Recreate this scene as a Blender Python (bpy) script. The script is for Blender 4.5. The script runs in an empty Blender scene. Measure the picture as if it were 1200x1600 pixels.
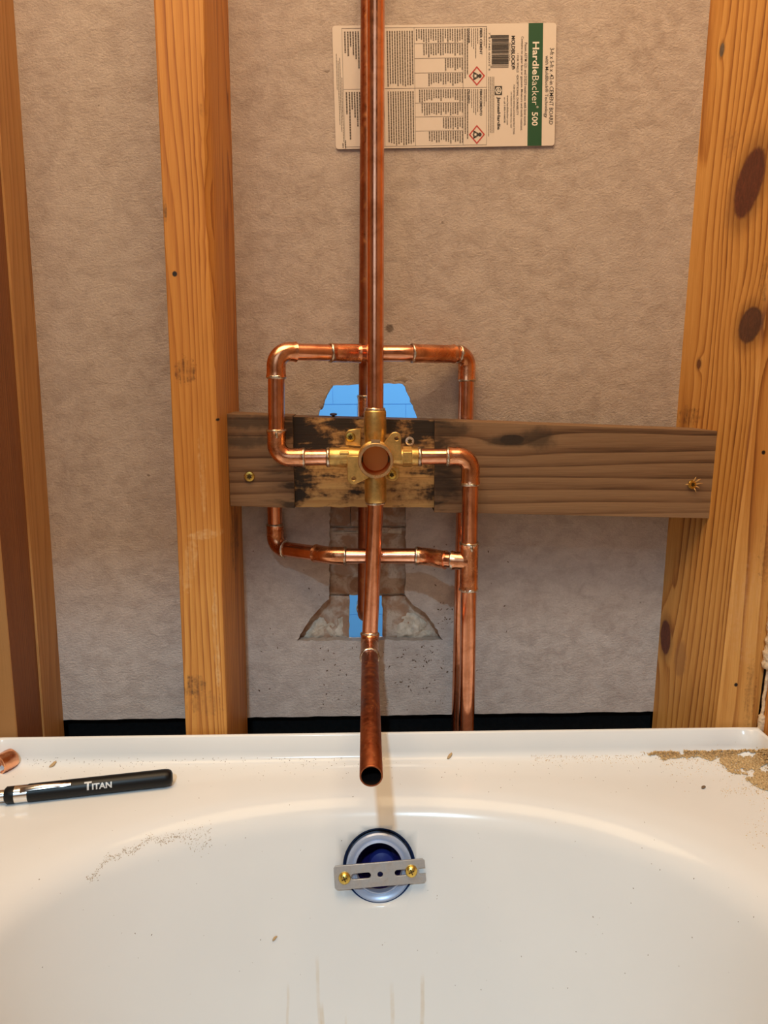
import bpy, bmesh, math, random
from mathutils import Vector, Matrix, noise
from mathutils.bvhtree import BVHTree

random.seed(7)
scene = bpy.context.scene
C = scene.collection

# ------------------------------------------------------------------ camera
ZC = 0.80
CAM_LOC = Vector((0.0, -0.72, ZC))
PITCH, YAW, ROLL = math.radians(10.0), math.radians(1.19), math.radians(-0.25)
F_PX = 1200.0
cam_d = bpy.data.cameras.new('camera')
cam_d.sensor_fit = 'VERTICAL'
cam_d.sensor_height = 36.0
cam_d.lens = 36.0 * F_PX / 1600.0
cam_d.clip_start = 0.01
cam = bpy.data.objects.new('camera', cam_d)
C.objects.link(cam)
CAM_ROT = Matrix.Rotation(-YAW, 3, 'Z') @ Matrix.Rotation(math.pi/2 - PITCH, 3, 'X') @ Matrix.Rotation(ROLL, 3, 'Z')
cam.matrix_world = Matrix.Translation(CAM_LOC) @ CAM_ROT.to_4x4()
scene.camera = cam

# ------------------------------------------------------------------ world, lamps, exposure
w = bpy.data.worlds.new('world'); scene.world = w; w.use_nodes = True
bg = w.node_tree.nodes['Background']
bg.inputs[0].default_value = (0.72, 0.87, 1.0, 1)
bg.inputs[1].default_value = 1.1

def area_light(name, loc, target, sx, sy, power, col):
    d = bpy.data.lights.new(name, 'AREA'); d.shape = 'RECTANGLE'; d.size = sx; d.size_y = sy
    d.energy = power; d.color = col
    o = bpy.data.objects.new(name, d); C.objects.link(o)
    o.location = loc
    o.rotation_euler = (Vector(target) - Vector(loc)).to_track_quat('-Z', 'Y').to_euler()
    return o
# daylight that comes down through the window of the wall behind the photographer
area_light('window_daylight', (-0.30, -3.5, ZC + 2.6), (0, -0.1, ZC - 0.3), 0.10, 0.10, 86.0, (0.54, 0.81, 1.0))
# unseen warm overhead panel, added in place of the room's diffuse warm bounce
area_light('warm_bounce_fill', (-0.14, -0.44, ZC + 1.06), (-0.06, -0.06, ZC + 0.0), 1.05, 0.70, 17.8, (1.0, 0.715, 0.41))
# added fill without a fixture, brightens the blue tiles behind the wall
area_light('tile_fill', (0.1, 0.35, ZC + 0.9), (0.0, 0.9, ZC - 0.2), 0.5, 0.3, 12.0, (1.0, 1.0, 1.0))

scene.view_settings.view_transform = 'Standard'
scene.view_settings.look = 'None'
scene.view_settings.exposure = 0.0
scene.view_settings.gamma = 1.0
scene.view_settings.use_curve_mapping = False

# ------------------------------------------------------------------ photo geometry helpers
def ray(px, py):
    return CAM_ROT @ Vector(((px - 600) / F_PX, -(py - 800) / F_PX, -1.0))
def P(px, py, Y):                       # the point seen at a pixel on the vertical plane at depth Y
    d = ray(px, py); t = (Y - CAM_LOC.y) / d.y
    return CAM_LOC + d * t
def PZ(px, py, z):                      # the point seen at a pixel on a level plane
    d = ray(px, py); t = (z - CAM_LOC.z) / d.z
    return CAM_LOC + d * t
def PX(px, py, X):
    d = ray(px, py); t = (X - CAM_LOC.x) / d.x
    return CAM_LOC + d * t
def proj(p):
    q = CAM_ROT.transposed() @ (Vector(p) - CAM_LOC)
    return 600 + F_PX * q.x / -q.z, 800 - F_PX * q.y / -q.z

BOARD_Y = 0.105      # face of the cement board, studs' front is y = 0

# ------------------------------------------------------------------ object helpers
def tag(o, label=None, cat=None, group=None, kind=None):
    if label: o['label'] = label
    if cat: o['category'] = cat
    if group: o['group'] = group
    if kind: o['kind'] = kind
    return o
def empty(name, loc, label=None, cat=None, group=None):
    o = bpy.data.objects.new(name, None); C.objects.link(o)
    o.empty_display_size = 0.02; o.location = loc
    return tag(o, label, cat, group)
def link(name, me, mat=None, parent=None, smooth=None, origin=None):
    """one mesh object; vertices are given in world space, the origin moves to the thing's base"""
    o = bpy.data.objects.new(name, me); C.objects.link(o)
    if mat is not None:
        for m in (mat if isinstance(mat, (list, tuple)) else [mat]): me.materials.append(m)
    if origin is None and parent is None and len(me.vertices):
        xs = [v.co for v in me.vertices]
        lo = Vector((min(v.x for v in xs), min(v.y for v in xs), min(v.z for v in xs)))
        hi = Vector((max(v.x for v in xs), max(v.y for v in xs), max(v.z for v in xs)))
        origin = Vector(((lo.x+hi.x)/2, (lo.y+hi.y)/2, lo.z))
    if origin is not None and parent is None:
        me.transform(Matrix.Translation(-Vector(origin))); o.location = origin
    if parent is not None:
        o.parent = parent
        base = Vector((0, 0, 0)); q = parent
        while q is not None:
            base = base + q.location; q = q.parent
        me.transform(Matrix.Translation(-base))
    if smooth is not None:
        me.shade_smooth() if smooth is True else shade_angle(me, smooth)
    return o
def shade_angle(me, ang):
    me.shade_smooth()
    try: me.set_sharp_from_angle(angle=math.radians(ang))
    except Exception: pass
def from_bm(bm, name='m'):
    bmesh.ops.recalc_face_normals(bm, faces=bm.faces)
    me = bpy.data.meshes.new(name); bm.to_mesh(me); bm.free(); return me
def bevel(o, width, seg=2, ang=40):
    m = o.modifiers.new('bevel', 'BEVEL'); m.width = width; m.segments = seg
    m.limit_method = 'ANGLE'; m.angle_limit = math.radians(ang); return o

def frames(pts):
    n = len(pts); T = []
    for i in range(n):
        a = pts[max(i-1, 0)]; b = pts[min(i+1, n-1)]
        T.append((b - a).normalized())
    up = Vector((0, 1, 0)) if abs(T[0].y) < 0.8 else Vector((1, 0, 0))
    N = [(up - T[0]*up.dot(T[0])).normalized()]
    for i in range(1, n):
        v = N[-1] - T[i]*N[-1].dot(T[i]); N.append(v.normalized())
    return T, N
def tube_bm(bm, pts, radii, seg=24, cap=True, wob=0.0):
    pts = [Vector(p) for p in pts]
    if not isinstance(radii, (list, tuple)): radii = [radii]*len(pts)
    T, N = frames(pts); rings = []
    for i, p in enumerate(pts):
        B = T[i].cross(N[i]); ring = []
        for k in range(seg):
            a = 2*math.pi*k/seg
            r = radii[i]
            if wob: r *= 1 + wob*noise.noise(Vector((p.x*300+k*.7, p.y*300, p.z*300+i*1.3)))
            ring.append(bm.verts.new(p + (N[i]*math.cos(a) + B*math.sin(a))*r))
        rings.append(ring)
    for i in range(len(rings)-1):
        for k in range(seg):
            bm.faces.new((rings[i][k], rings[i][(k+1) % seg], rings[i+1][(k+1) % seg], rings[i+1][k]))
    if cap:
        bm.faces.new(rings[0][::-1]); bm.faces.new(rings[-1])
    return rings
def lathe_bm(bm, prof, origin, axis, seg=32, ref=None, closed=False):
    """profile of (radius, height) turned about an axis"""
    axis = Vector(axis).normalized(); origin = Vector(origin)
    ref = Vector(ref) if ref else (Vector((0, 0, 1)) if abs(axis.z) < 0.9 else Vector((1, 0, 0)))
    u = (ref - axis*ref.dot(axis)).normalized(); v = axis.cross(u)
    rings = []
    for r, h in prof:
        if r < 1e-7: rings.append([bm.verts.new(origin + axis*h)]); continue
        rings.append([bm.verts.new(origin + axis*h + (u*math.cos(2*math.pi*k/seg) + v*math.sin(2*math.pi*k/seg))*r) for k in range(seg)])
    pairs = list(zip(rings, rings[1:])) + ([(rings[-1], rings[0])] if closed else [])
    for a, b in pairs:
        for k in range(seg):
            k2 = (k+1) % seg
            if len(a) == 1 and len(b) == 1: continue
            if len(a) == 1: bm.faces.new((a[0], b[k2], b[k]))
            elif len(b) == 1: bm.faces.new((a[k], a[k2], b[0]))
            else: bm.faces.new((a[k], a[k2], b[k2], b[k]))
def box_bm(bm, lo, hi, M=None):
    vs = []
    for x in (lo[0], hi[0]):
        for y in (lo[1], hi[1]):
            for z in (lo[2], hi[2]):
                c = Vector((x, y, z)); vs.append(bm.verts.new(M @ c if M else c))
    for f in ((0,1,3,2),(4,6,7,5),(0,4,5,1),(2,3,7,6),(0,2,6,4),(1,5,7,3)):
        bm.faces.new([vs[i] for i in f])
def prism_mesh(loops, depth, M, name='plate', bev=0.0):
    """flat plate with holes: loops of 2D points (first is outer), extruded by depth along local z, then placed by M"""
    cu = bpy.data.curves.new(name, 'CURVE'); cu.dimensions = '2D'; cu.fill_mode = 'BOTH'
    cu.extrude = depth/2; cu.bevel_depth = bev; cu.bevel_resolution = 1
    for lp in loops:
        s = cu.splines.new('POLY'); s.points.add(len(lp)-1); s.use_cyclic_u = True
        for i, (x, y) in enumerate(lp): s.points[i].co = (x, y, 0, 1)
    o = bpy.data.objects.new('tmp', cu); C.objects.link(o)
    dg = bpy.context.evaluated_depsgraph_get(); dg.update()
    me = bpy.data.meshes.new_from_object(o.evaluated_get(dg))
    bpy.data.objects.remove(o); bpy.data.curves.remove(cu)
    me.transform(M); me.materials.clear(); return me
def text_mesh(s, bold=0.0):
    """text flattened to a mesh in its own x, y"""
    cu = bpy.data.curves.new('text', 'FONT'); cu.body = s; cu.offset = bold; cu.resolution_u = 2
    o = bpy.data.objects.new('tmp', cu); C.objects.link(o)
    dg = bpy.context.evaluated_depsgraph_get(); dg.update()
    me = bpy.data.meshes.new_from_object(o.evaluated_get(dg))
    bpy.data.objects.remove(o); bpy.data.curves.remove(cu)
    vs = [v.co.copy() for v in me.vertices]; fs = [tuple(p.vertices) for p in me.polygons]
    bpy.data.meshes.remove(me); return vs, fs

# ------------------------------------------------------------------ materials
class NT:
    def __init__(s, name):
        s.m = bpy.data.materials.new(name); s.m.use_nodes = True
        s.t = s.m.node_tree; s.b = s.t.nodes['Principled BSDF']
        s._pos = None
    def n(s, typ, **kw):
        nd = s.t.nodes.new(typ)
        for k, v in kw.items(): setattr(nd, k, v)
        return nd
    def l(s, a, b): s.t.links.new(a, b)
    def put(s, sock, v):
        if hasattr(v, 'is_output'): s.l(v, sock)
        elif isinstance(v, (tuple, list)) and len(v) == 3 and sock.type == 'RGBA': sock.default_value = (*v, 1)
        else: sock.default_value = v
    def pos(s):
        if s._pos is None: s._pos = s.n('ShaderNodeNewGeometry').outputs['Position']
        return s._pos
    def mth(s, op, a, b=0.0, c=None, clamp=False):
        nd = s.n('ShaderNodeMath', operation=op, use_clamp=clamp)
        s.put(nd.inputs[0], a); s.put(nd.inputs[1], b)
        if c is not None: s.put(nd.inputs[2], c)
        return nd.outputs[0]
    def vm(s, op, a, b=(0,0,0)):
        nd = s.n('ShaderNodeVectorMath', operation=op); s.put(nd.inputs[0], a); s.put(nd.inputs[1], b)
        return nd.outputs['Value'] if op in ('LENGTH', 'DOT_PRODUCT', 'DISTANCE') else nd.outputs['Vector']
    def noise(s, vec, scale, detail=3.0, rough=0.55, dist=0.0):
        nd = s.n('ShaderNodeTexNoise'); s.put(nd.inputs['Vector'], vec)
        nd.inputs['Scale'].default_value = scale; nd.inputs['Detail'].default_value = detail
        nd.inputs['Roughness'].default_value = rough; nd.inputs['Distortion'].default_value = dist
        return nd.outputs['Fac']
    def rng(s, v, a, b, c=0.0, d=1.0, smooth=False):
        nd = s.n('ShaderNodeMapRange'); nd.interpolation_type = 'SMOOTHSTEP' if smooth else 'LINEAR'
        s.put(nd.inputs[0], v)
        for i, x in enumerate((a, b, c, d)): nd.inputs[i+1].default_value = x
        return nd.outputs[0]
    def mix(s, f, a, b, mode='MIX'):
        nd = s.n('ShaderNodeMix', data_type='RGBA', blend_type=mode); nd.clamp_factor = True
        s.put(nd.inputs[0], f); s.put(nd.inputs[6], a); s.put(nd.inputs[7], b); return nd.outputs[2]
    def ramp(s, f, stops):
        nd = s.n('ShaderNodeValToRGB'); s.put(nd.inputs[0], f); cr = nd.color_ramp
        while len(cr.elements) < len(stops): cr.elements.new(0.5)
        for e, (p, c) in zip(cr.elements, stops): e.position = p; e.color = (*c, 1)
        return nd.outputs[0]
    def bump(s, h, strength=0.3, dist=0.001):
        nd = s.n('ShaderNodeBump'); nd.inputs['Strength'].default_value = strength
        nd.inputs['Distance'].default_value = dist; s.put(nd.inputs['Height'], h)
        s.l(nd.outputs[0], s.b.inputs['Normal']); return nd
    def set(s, **kw):
        names = dict(col='Base Color', rough='Roughness', metal='Metallic', coat='Coat Weight', coatr='Coat Roughness', spec='Specular IOR Level')
        for k, v in kw.items(): s.put(s.b.inputs[names[k]], v)
        return s.m
    def blob(s, c, r, soft=0.35, wob=0.25, wscale=200.0, rot=0.0, axis=(0,1,0)):
        """0..1 mask of an ellipsoid around a point"""
        v = s.vm('SUBTRACT', s.pos(), tuple(c))
        if rot:
            nd = s.n('ShaderNodeVectorRotate'); nd.rotation_type = 'AXIS_ANGLE'
            s.put(nd.inputs['Vector'], v); nd.inputs['Axis'].default_value = axis; nd.inputs['Angle'].default_value = rot
            v = nd.outputs[0]
        v = s.vm('MULTIPLY', v, tuple(1.0/x for x in r))
        d = s.vm('LENGTH', v)
        if wob:
            d = s.mth('ADD', d, s.mth('MULTIPLY', s.mth('SUBTRACT', s.noise(s.pos(), wscale, 3.0), 0.5), wob*2))
        return s.rng(d, 1.0+soft/2, 1.0-soft/2, 0, 1, True), d

def plain(name, col, rough=0.5, metal=0.0, **kw):
    t = NT(name); return t.set(col=col, rough=rough, metal=metal, **kw)

def wood(name, stops, axis='Z', pith=(0.05, 0.2, 0), ring=0.0045, rough=0.6, knots=(), marks=(), burn=None, contrast=1.0, dens=1.0, seed=0.0):
    t = NT(name); p = t.pos()
    ax = {'X': 0, 'Y': 1, 'Z': 2}[axis]
    st = [1.0, 1.0, 1.0]; st[ax] = 0.06
    ps = t.vm('MULTIPLY', t.vm('ADD', p, (seed, seed*1.7, seed*0.6)), tuple(st))
    n1 = t.noise(ps, 22.0, 2.0); n2 = t.noise(ps, 90.0, 3.0)
    q = t.vm('SUBTRACT', p, pith)
    fl = [1.0, 1.0, 1.0]; fl[ax] = 0.0
    rad = t.vm('LENGTH', t.vm('MULTIPLY', q, tuple(fl)))
    rad = t.mth('ADD', rad, t.mth('MULTIPLY', t.mth('SUBTRACT', n1, 0.5), 0.020))
    rad = t.mth('ADD', rad, t.mth('MULTIPLY', t.mth('SUBTRACT', n2, 0.5), 0.0016))
    km = None
    masks = []
    for (c, r, rot, raxis, col, infl) in knots:
        m, d = t.blob(c, r, 0.22, 0.10, 160.0, rot, raxis)
        g = t.mth('POWER', 2.718, t.mth('MULTIPLY', t.mth('MULTIPLY', d, d), -0.16))
        rad = t.mth('ADD', rad, t.mth('MULTIPLY', g, infl))
        masks.append((m, d, col))
    ph = t.mth('FRACT', t.mth('DIVIDE', rad, ring))
    band = t.mth('POWER', ph, 2.2)                                   # slow rise, then the sharp late-wood line
    band = t.mth('MULTIPLY', band, t.rng(ph, 1.0, 0.90, 0, 1, True))
    wv = t.rng(t.noise(ps, 55.0, 2.0), 0.3, 0.7, 0.6*contrast, 1.25*contrast)
    f = t.mth('MULTIPLY', band, wv)
    st2 = [1.0, 1.0, 1.0]; st2[ax] = 0.025
    fib = t.noise(t.vm('MULTIPLY', p, tuple(st2)), 900.0, 2.0)
    f2 = t.mth('ADD', t.mth('MULTIPLY', f, 0.75), t.mth('MULTIPLY', t.mth('SUBTRACT', fib, 0.5), 0.50))
    f2 = t.mth('ADD', f2, t.mth('MULTIPLY', t.mth('SUBTRACT', t.noise(ps, 9.0, 3.0), 0.5), 0.55))
    f2 = t.mth('ADD', f2, t.mth('MULTIPLY', t.mth('SUBTRACT', t.noise(ps, 260.0, 2.0), 0.5), 0.35))
    col = t.ramp(t.rng(f2, -0.12, 0.78), stops)
    for (m, d, kc) in masks:
        inner = t.mix(t.rng(t.noise(t.vm('MULTIPLY', p, (1, 1.6, 0.7)), 170.0, 4.0, 0.65, 1.5), 0.42, 0.72, 0.0, 0.75), kc, tuple(x*2.0 for x in kc))
        halo = t.rng(d, 1.9, 1.0, 0, 0.45, True)
        col = t.mix(halo, col, tuple(x*0.55 for x in stops[-1][1]))
        col = t.mix(m, col, inner)
    for (c, r, rot, raxis, mc, amt, wob, wsc) in marks:
        m, d = t.blob(c, r, 0.5, wob, wsc, rot, raxis)
        if wob >= 0.5:
            m = t.mth('MULTIPLY', m, t.rng(t.noise(ps, 420.0, 3.0), 0.36, 0.60, 0.0, 1.0))
            m = t.mth('MULTIPLY', m, t.rng(t.noise(p, 240.0, 3.0), 0.30, 0.62, 0.15, 1.0))
        col = t.mix(t.mth('MULTIPLY', m, amt), col, mc)
    if burn: col = burn(t, col)
    t.set(col=col, rough=rough)
    hgt = t.mth('ADD', t.mth('MULTIPLY', f, -0.6), t.mth('MULTIPLY', fib, 0.7))
    t.bump(hgt, 0.35, 0.0009)
    return t.m

# copper with tarnish and handling marks
def copper(name, tint=(1, 1, 1), rough=0.18, tarnish=0.6, seed=0.0):
    t = NT(name); p = t.vm('ADD', t.pos(), (seed, seed*.5, seed*.2))
    a = t.noise(p, 45.0, 4.0, 0.6, 0.8); b = t.noise(p, 90.0, 3.0, 0.5, 1.5)
    base = tuple(x*y for x, y in zip((0.88, 0.42, 0.26), tint))
    col = t.mix(t.rng(a, 0.42, 0.68, 0, tarnish), base, (0.46, 0.165, 0.075))
    col = t.mix(t.rng(b, 0.58, 0.75, 0, 0.5*tarnish), col, (0.62, 0.30, 0.085))
    col = t.mix(t.rng(t.noise(p, 200.0, 3.0), 0.68, 0.78, 0, 0.7), col, (0.16, 0.05, 0.03))
    t.set(col=col, metal=1.0, rough=t.rng(b, 0.3, 0.7, rough*0.8, rough*1.5))
    t.bump(t.noise(p, 120.0, 2.0), 0.04, 0.0008)
    return t.m
M_COPPER = copper('copper')
M_COPPER_FIT = copper('copper_fitting', (1.02, 1.05, 0.95), 0.22, 0.9, 3.1)
M_COPPER_SHADED = copper('copper_shaded', (0.36, 0.25, 0.18), 0.34, 0.8, 5.7)  # rougher copper, tint darkened to paint in the riser's shade
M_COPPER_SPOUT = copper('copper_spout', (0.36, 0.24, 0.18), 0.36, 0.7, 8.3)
M_COPPER_IN = plain('copper_bore', (0.02, 0.012, 0.01), 0.6, 0.6)
def brass(name, base, rough):
    t = NT(name); p = t.pos()
    a = t.noise(p, 120.0, 4.0)
    t.set(col=t.mix(t.rng(a, 0.35, 0.7), base, tuple(x*0.55 for x in base)), metal=1.0, rough=t.rng(a, 0.3, 0.7, rough, rough*1.5))
    t.bump(t.noise(p, 1400.0, 2.0), 0.25, 0.0003)
    return t.m
M_BRASS = brass('cast_brass', (0.86, 0.57, 0.20), 0.34)
M_BRASS_EDGE = brass('machined_brass', (0.95, 0.66, 0.36), 0.25)
M_BRASS_IN = plain('valve_bore', (0.62, 0.24, 0.08), 0.35, 1.0)
M_SCREW = brass('brass_screw', (0.92, 0.66, 0.16), 0.22)
M_SCREWHOLE = plain('screw_recess', (0.06, 0.04, 0.01), 0.5, 0.5)
t_ = NT('solder'); t_.set(col=t_.mix(t_.rng(t_.noise(t_.pos(), 300.0), 0.4, 0.65), (0.78, 0.72, 0.62), (0.38, 0.25, 0.15)), metal=1.0, rough=0.32); M_SOLDER = t_.m
M_ZINC_SCREW = plain('zinc_screw', (0.86, 0.82, 0.80), 0.3, 0.8)
M_BLACK = plain('black_void', (0.004, 0.004, 0.005), 0.6)

# ------------------------------------------------------------------ the setting
# --- cement board: fuzzy grey fibre texture, two broken holes
t = NT('cement_board'); p = t.pos()
big = t.noise(p, 9.0, 3.0); mid = t.noise(t.vm('MULTIPLY', p, (0.8, 1, 1.1)), 70.0, 5.0, 0.65, 0.5); fine = t.noise(t.vm('MULTIPLY', p, (0.9, 1, 1.2)), 380.0, 3.0, 0.7, 0.4)
col = t.mix(t.rng(mid, 0.38, 0.66), (0.55, 0.455, 0.395), (0.42, 0.335, 0.285))
col = t.mix(t.rng(fine, 0.42, 0.72, 0, 0.35), col, (0.33, 0.265, 0.23))
col = t.mix(t.rng(big, 0.4, 0.7, 0, 0.25), col, (0.57, 0.485, 0.44))
col = t.mix(t.rng(t.noise(p, 70.0, 2.0), 0.775, 0.80, 0, 0.55), col, (0.12, 0.085, 0.06))
m_, d_ = t.blob(P(609, 513, BOARD_Y), (0.004, 0.02, 0.004), 0.6, 0.6, 400.0)
col = t.mix(t.mth('MULTIPLY', m_, 0.75), col, (0.10, 0.07, 0.05))
t.set(col=col, rough=0.9, spec=0.2)
t.bump(t.mth('ADD', t.mth('MULTIPLY', mid, 0.8), t.mth('MULTIPLY', fine, 1.0)), 0.55, 0.0022)
M_BOARD = t.m
t = NT('board_core'); mid = t.noise(t.pos(), 300.0, 4.0)
t.set(col=t.mix(mid, (0.24, 0.18, 0.14), (0.50, 0.40, 0.32)), rough=0.95); t.bump(mid, 0.6, 0.002); M_CORE = t.m

def loc2(px, py, Y=BOARD_Y):
    q = P(px, py, Y); return (q.x, q.z)
def jag(pts, step=0.004, amp=0.0011, seed=0):
    rr = random.Random(seed); out = []
    for i, a in enumerate(pts):
        b = pts[(i+1) % len(pts)]
        L = math.hypot(b[0]-a[0], b[1]-a[1]); k = max(1, int(L/step))
        for j in range(k):
            f = j/k; e = 0 if j == 0 else amp
            out.append((a[0]+(b[0]-a[0])*f+rr.uniform(-e, e), a[1]+(b[1]-a[1])*f+rr.uniform(-e, e)))
    return out
holeA = [loc2(*q) for q in ((494, 655), (503, 632), (512, 612), (521, 602.5), (560, 600.5), (600, 599.5), (629, 600), (638, 617), (647, 640), (653, 655), (650, 700), (500, 700))]
holeB = [loc2(*q) for q in ((515.5, 775), (634, 775), (633, 930), (645, 945), (664, 957), (678, 975), (692, 1000), (464, 1001), (482, 972), (497, 953), (514, 936))]
zb = P(600, 1118.5, BOARD_Y).z; xL, xR = -1.30, 0.47
ZCEIL = ZC + 1.5
outer = [(xL, zb - 0.001), (xR, zb + 0.001), (xR, ZCEIL), (xL, ZCEIL)]
Mwall = Matrix(((1, 0, 0, 0), (0, 0, -1, 0), (0, 1, 0, 0), (0, 0, 0, 1)))     # local (x, y) -> world (x, z), local z -> -y
me = prism_mesh([jag(outer, 0.01, 0.0005, 3), jag(holeA, 0.004, 0.0012, 1), jag(holeB, 0.004, 0.0009, 2)], 0.011, Matrix.Translation((0, BOARD_Y + 0.0055, 0)) @ Mwall)
wall_back = link('wall_back', me, [M_BOARD, M_CORE], origin=Vector((0, BOARD_Y, zb)))
for pol in me.polygons:
    if abs(pol.normal.y) < 0.7: pol.material_index = 1
tag(wall_back, 'grey-tan fibre cement board closing the back of the stud bay', 'wall', kind='structure')

# --- backs of tiles and mortar seen inside the lower cut-out
t = NT('tile_back'); p = t.pos()
a = t.noise(p, 60.0, 3.0, 0.5, 0.6); g = t.noise(p, 350.0, 3.0)
col = t.mix(t.rng(a, 0.42, 0.60), (0.40, 0.225, 0.135), (0.58, 0.45, 0.35))
col = t.mix(t.rng(g, 0.5, 0.7, 0, 0.5), col, (0.30, 0.19, 0.13))
t.set(col=col, rough=0.9); t.bump(t.mth('ADD', a, t.mth('MULTIPLY', g, 0.4)), 0.5, 0.003); M_TILEBACK = t.m
t = NT('mortar'); p = t.pos(); a = t.noise(p, 130.0, 4.0, 0.6, 1.0)
t.set(col=t.mix(t.rng(a, 0.35, 0.7), (0.72, 0.60, 0.47), (0.50, 0.385, 0.28)), rough=0.9); t.bump(a, 0.5, 0.003); M_MORTAR = t.m
YB = BOARD_Y + 0.0135
def wall_plate(name, pxs, y0, thick, mat, seed, step=0.005, amp=0.0006, parent=wall_back):
    pts = jag([loc2(x, y, y0) for x, y in pxs], step, amp, seed)
    me = prism_mesh([pts], thick, Matrix.Translation((0, y0 + thick/2, 0)) @ Mwall, bev=0.0004)
    return link(name, me, mat, parent)
wall_plate('tile_back', ((505, 770), (546.5, 770), (546.5, 821), (505, 821)), YB, 0.007, M_TILEBACK, 11)
wall_plate('tile_back', ((549.5, 770), (646, 770), (646, 821), (549.5, 821)), YB + 0.0006, 0.007, M_TILEBACK, 12)
wall_plate('tile_back', ((505, 825), (646, 825), (646, 927), (505, 927)), YB - 0.0004, 0.007, M_TILEBACK, 13)
wall_plate('tile_back', ((450, 931.5), (545, 931.5), (545, 1012), (450, 1012)), YB, 0.007, M_TILEBACK, 14)
wall_plate('tile_back', ((597.5, 931.5), (705, 931.5), (705, 1012), (599, 1012)), YB, 0.007, M_TILEBACK, 15)
wall_plate('grout', ((505, 770), (646, 770), (646, 936), (597, 936), (597, 930.5), (545, 929), (545, 936), (505, 936)), YB + 0.0035, 0.004, M_MORTAR, 16)
wall_plate('grout', ((530, 999), (612, 998), (612, 1012), (530, 1012)), YB + 0.001, 0.006, M_MORTAR, 17)

# lumps of pale mortar torn open on both sides of the gap
def lump(name, pxs, y0, h, mat, seed):
    pts = [loc2(x, y, y0) for x, y in pxs]
    cx = sum(q[0] for q in pts)/len(pts); cz = sum(q[1] for q in pts)/len(pts)
    ring0 = jag(pts, 0.003, 0.0007, seed); n = len(ring0)
    bm = bmesh.new(); rings = []
    for k in range(8):
        f = 1 - k/8.0; row = []
        for (x, z) in ring0:
            X = cx + (x-cx)*f; Z = cz + (z-cz)*f
            nz = noise.noise(Vector((X*90, Z*55, seed*3.1))) + 0.6*noise.noise(Vector((X*210, Z*140, seed)))
            hh = 0 if k == 0 else h*(0.55*math.sqrt(k/8.0) + 0.55*nz)
            row.append(bm.verts.new((X, y0 - max(hh, 0.0), Z)))
        rings.append(row)
    for a, b in zip(rings, rings[1:]):
        for i in range(n): bm.faces.new((a[i], a[(i+1) % n], b[(i+1) % n], b[i]))
    bm.faces.new(rings[-1])
    return link(name, from_bm(bm), mat, wall_back, smooth=True)
lump('mortar_lump', ((470, 999), (486, 974), (499, 963), (508, 962), (512, 975), (524, 968), (537, 962), (537, 999)), YB + 0.001, 0.0085, M_MORTAR, 3)
lump('mortar_lump', ((618, 999), (619, 978), (627, 962), (636, 955), (651, 958), (664, 969), (678, 984), (689, 992), (690, 999)), YB + 0.001, 0.0105, M_MORTAR, 5)
lump('mortar_lump', ((517, 829), (630, 824), (632, 834), (600, 831), (560, 833), (520, 835)), YB - 0.0002, 0.003, M_MORTAR, 6)
lump('torn_edge', ((601, 597), (608, 588), (620, 586), (634, 588), (646, 592), (637, 601), (626, 598)), BOARD_Y + 0.0005, 0.0022, M_CORE, 8)
lump('torn_edge', ((497, 640), (505, 618), (514, 603), (522, 599), (520, 604), (511, 618), (503, 640)), BOARD_Y + 0.0005, 0.0016, M_CORE, 9)

# --- near-black strip that stands in for the shade in the slot under the board
t = NT('gap_shade'); g = t.noise(t.pos(), 200.0, 3.0)
t.set(col=t.mix(g, (0.002, 0.002, 0.002), (0.008, 0.008, 0.008)), rough=0.9, spec=0.1); t.bump(g, 0.4, 0.002); M_GAP_SHADE = t.m
bm = bmesh.new(); box_bm(bm, (xL, BOARD_Y + 0.0125, 0.0), (xR, BOARD_Y + 0.0165, zb + 0.03))
tag(link('shade_strip_1', from_bm(bm), M_GAP_SHADE), 'near-black strip painting the shade in the slot under the cement board', 'shade strip', kind='structure')
# --- floor under the tub
t = NT('subfloor'); g = t.noise(t.vm('MULTIPLY', t.pos(), (1, .2, 1)), 30.0, 3.0)
t.set(col=t.mix(g, (0.30, 0.20, 0.12), (0.45, 0.33, 0.2)), rough=0.8)
bm = bmesh.new(); box_bm(bm, (-1.34, -1.7, -0.02), (0.9, 1.0, 0.0))
tag(link('floor', from_bm(bm), t.m), 'plywood subfloor under the tub', 'floor', kind='structure')

# --- blue tiled wall of the room behind, seen through the two holes
t = NT('blue_tile'); g = t.noise(t.pos(), 12.0, 2.0)
t.set(col=t.mix(g, (0.135, 0.43, 0.84), (0.145, 0.45, 0.86)), rough=0.5, spec=0.2); M_BLUE = t.m
M_BGROUT = plain('blue_grout', (0.125, 0.40, 0.80), 0.8)
YF = 0.90
bm = bmesh.new(); box_bm(bm, (-0.9, YF + 0.0014, 0.0), (0.9, YF + 0.04, ZC + 1.0))
wall_far = tag(link('wall_far', from_bm(bm), M_BGROUT), 'blue tiled wall of the next room seen through the broken holes', 'wall', kind='structure')
q0 = P(520, 632, YF); tw, th = abs(P(596, 632, YF).x - q0.x), abs(P(596, 632, YF).x - q0.x)/2
bm = bmesh.new(); box_bm(bm, (-tw/2 + .0006, -0.0011, -th/2 + .0006), (tw/2 - .0006, 0.003, th/2 - .0006)); tile_me = from_bm(bm, 'tile')
tile_me.materials.append(M_BLUE)
for r in range(-11, 6):
    for c in range(-5, 6):
        x = q0.x + (c + 0.5*(r % 2 == 0) + 0.0)*tw; z = q0.z + (r + 0.5)*th
        if abs(x) > 0.55 or z < 0.03: continue
        o = bpy.data.objects.new('tile', tile_me); C.objects.link(o); o.parent = wall_far
        o.location = Vector((x, YF + 0.0015, z)) - wall_far.location

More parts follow.
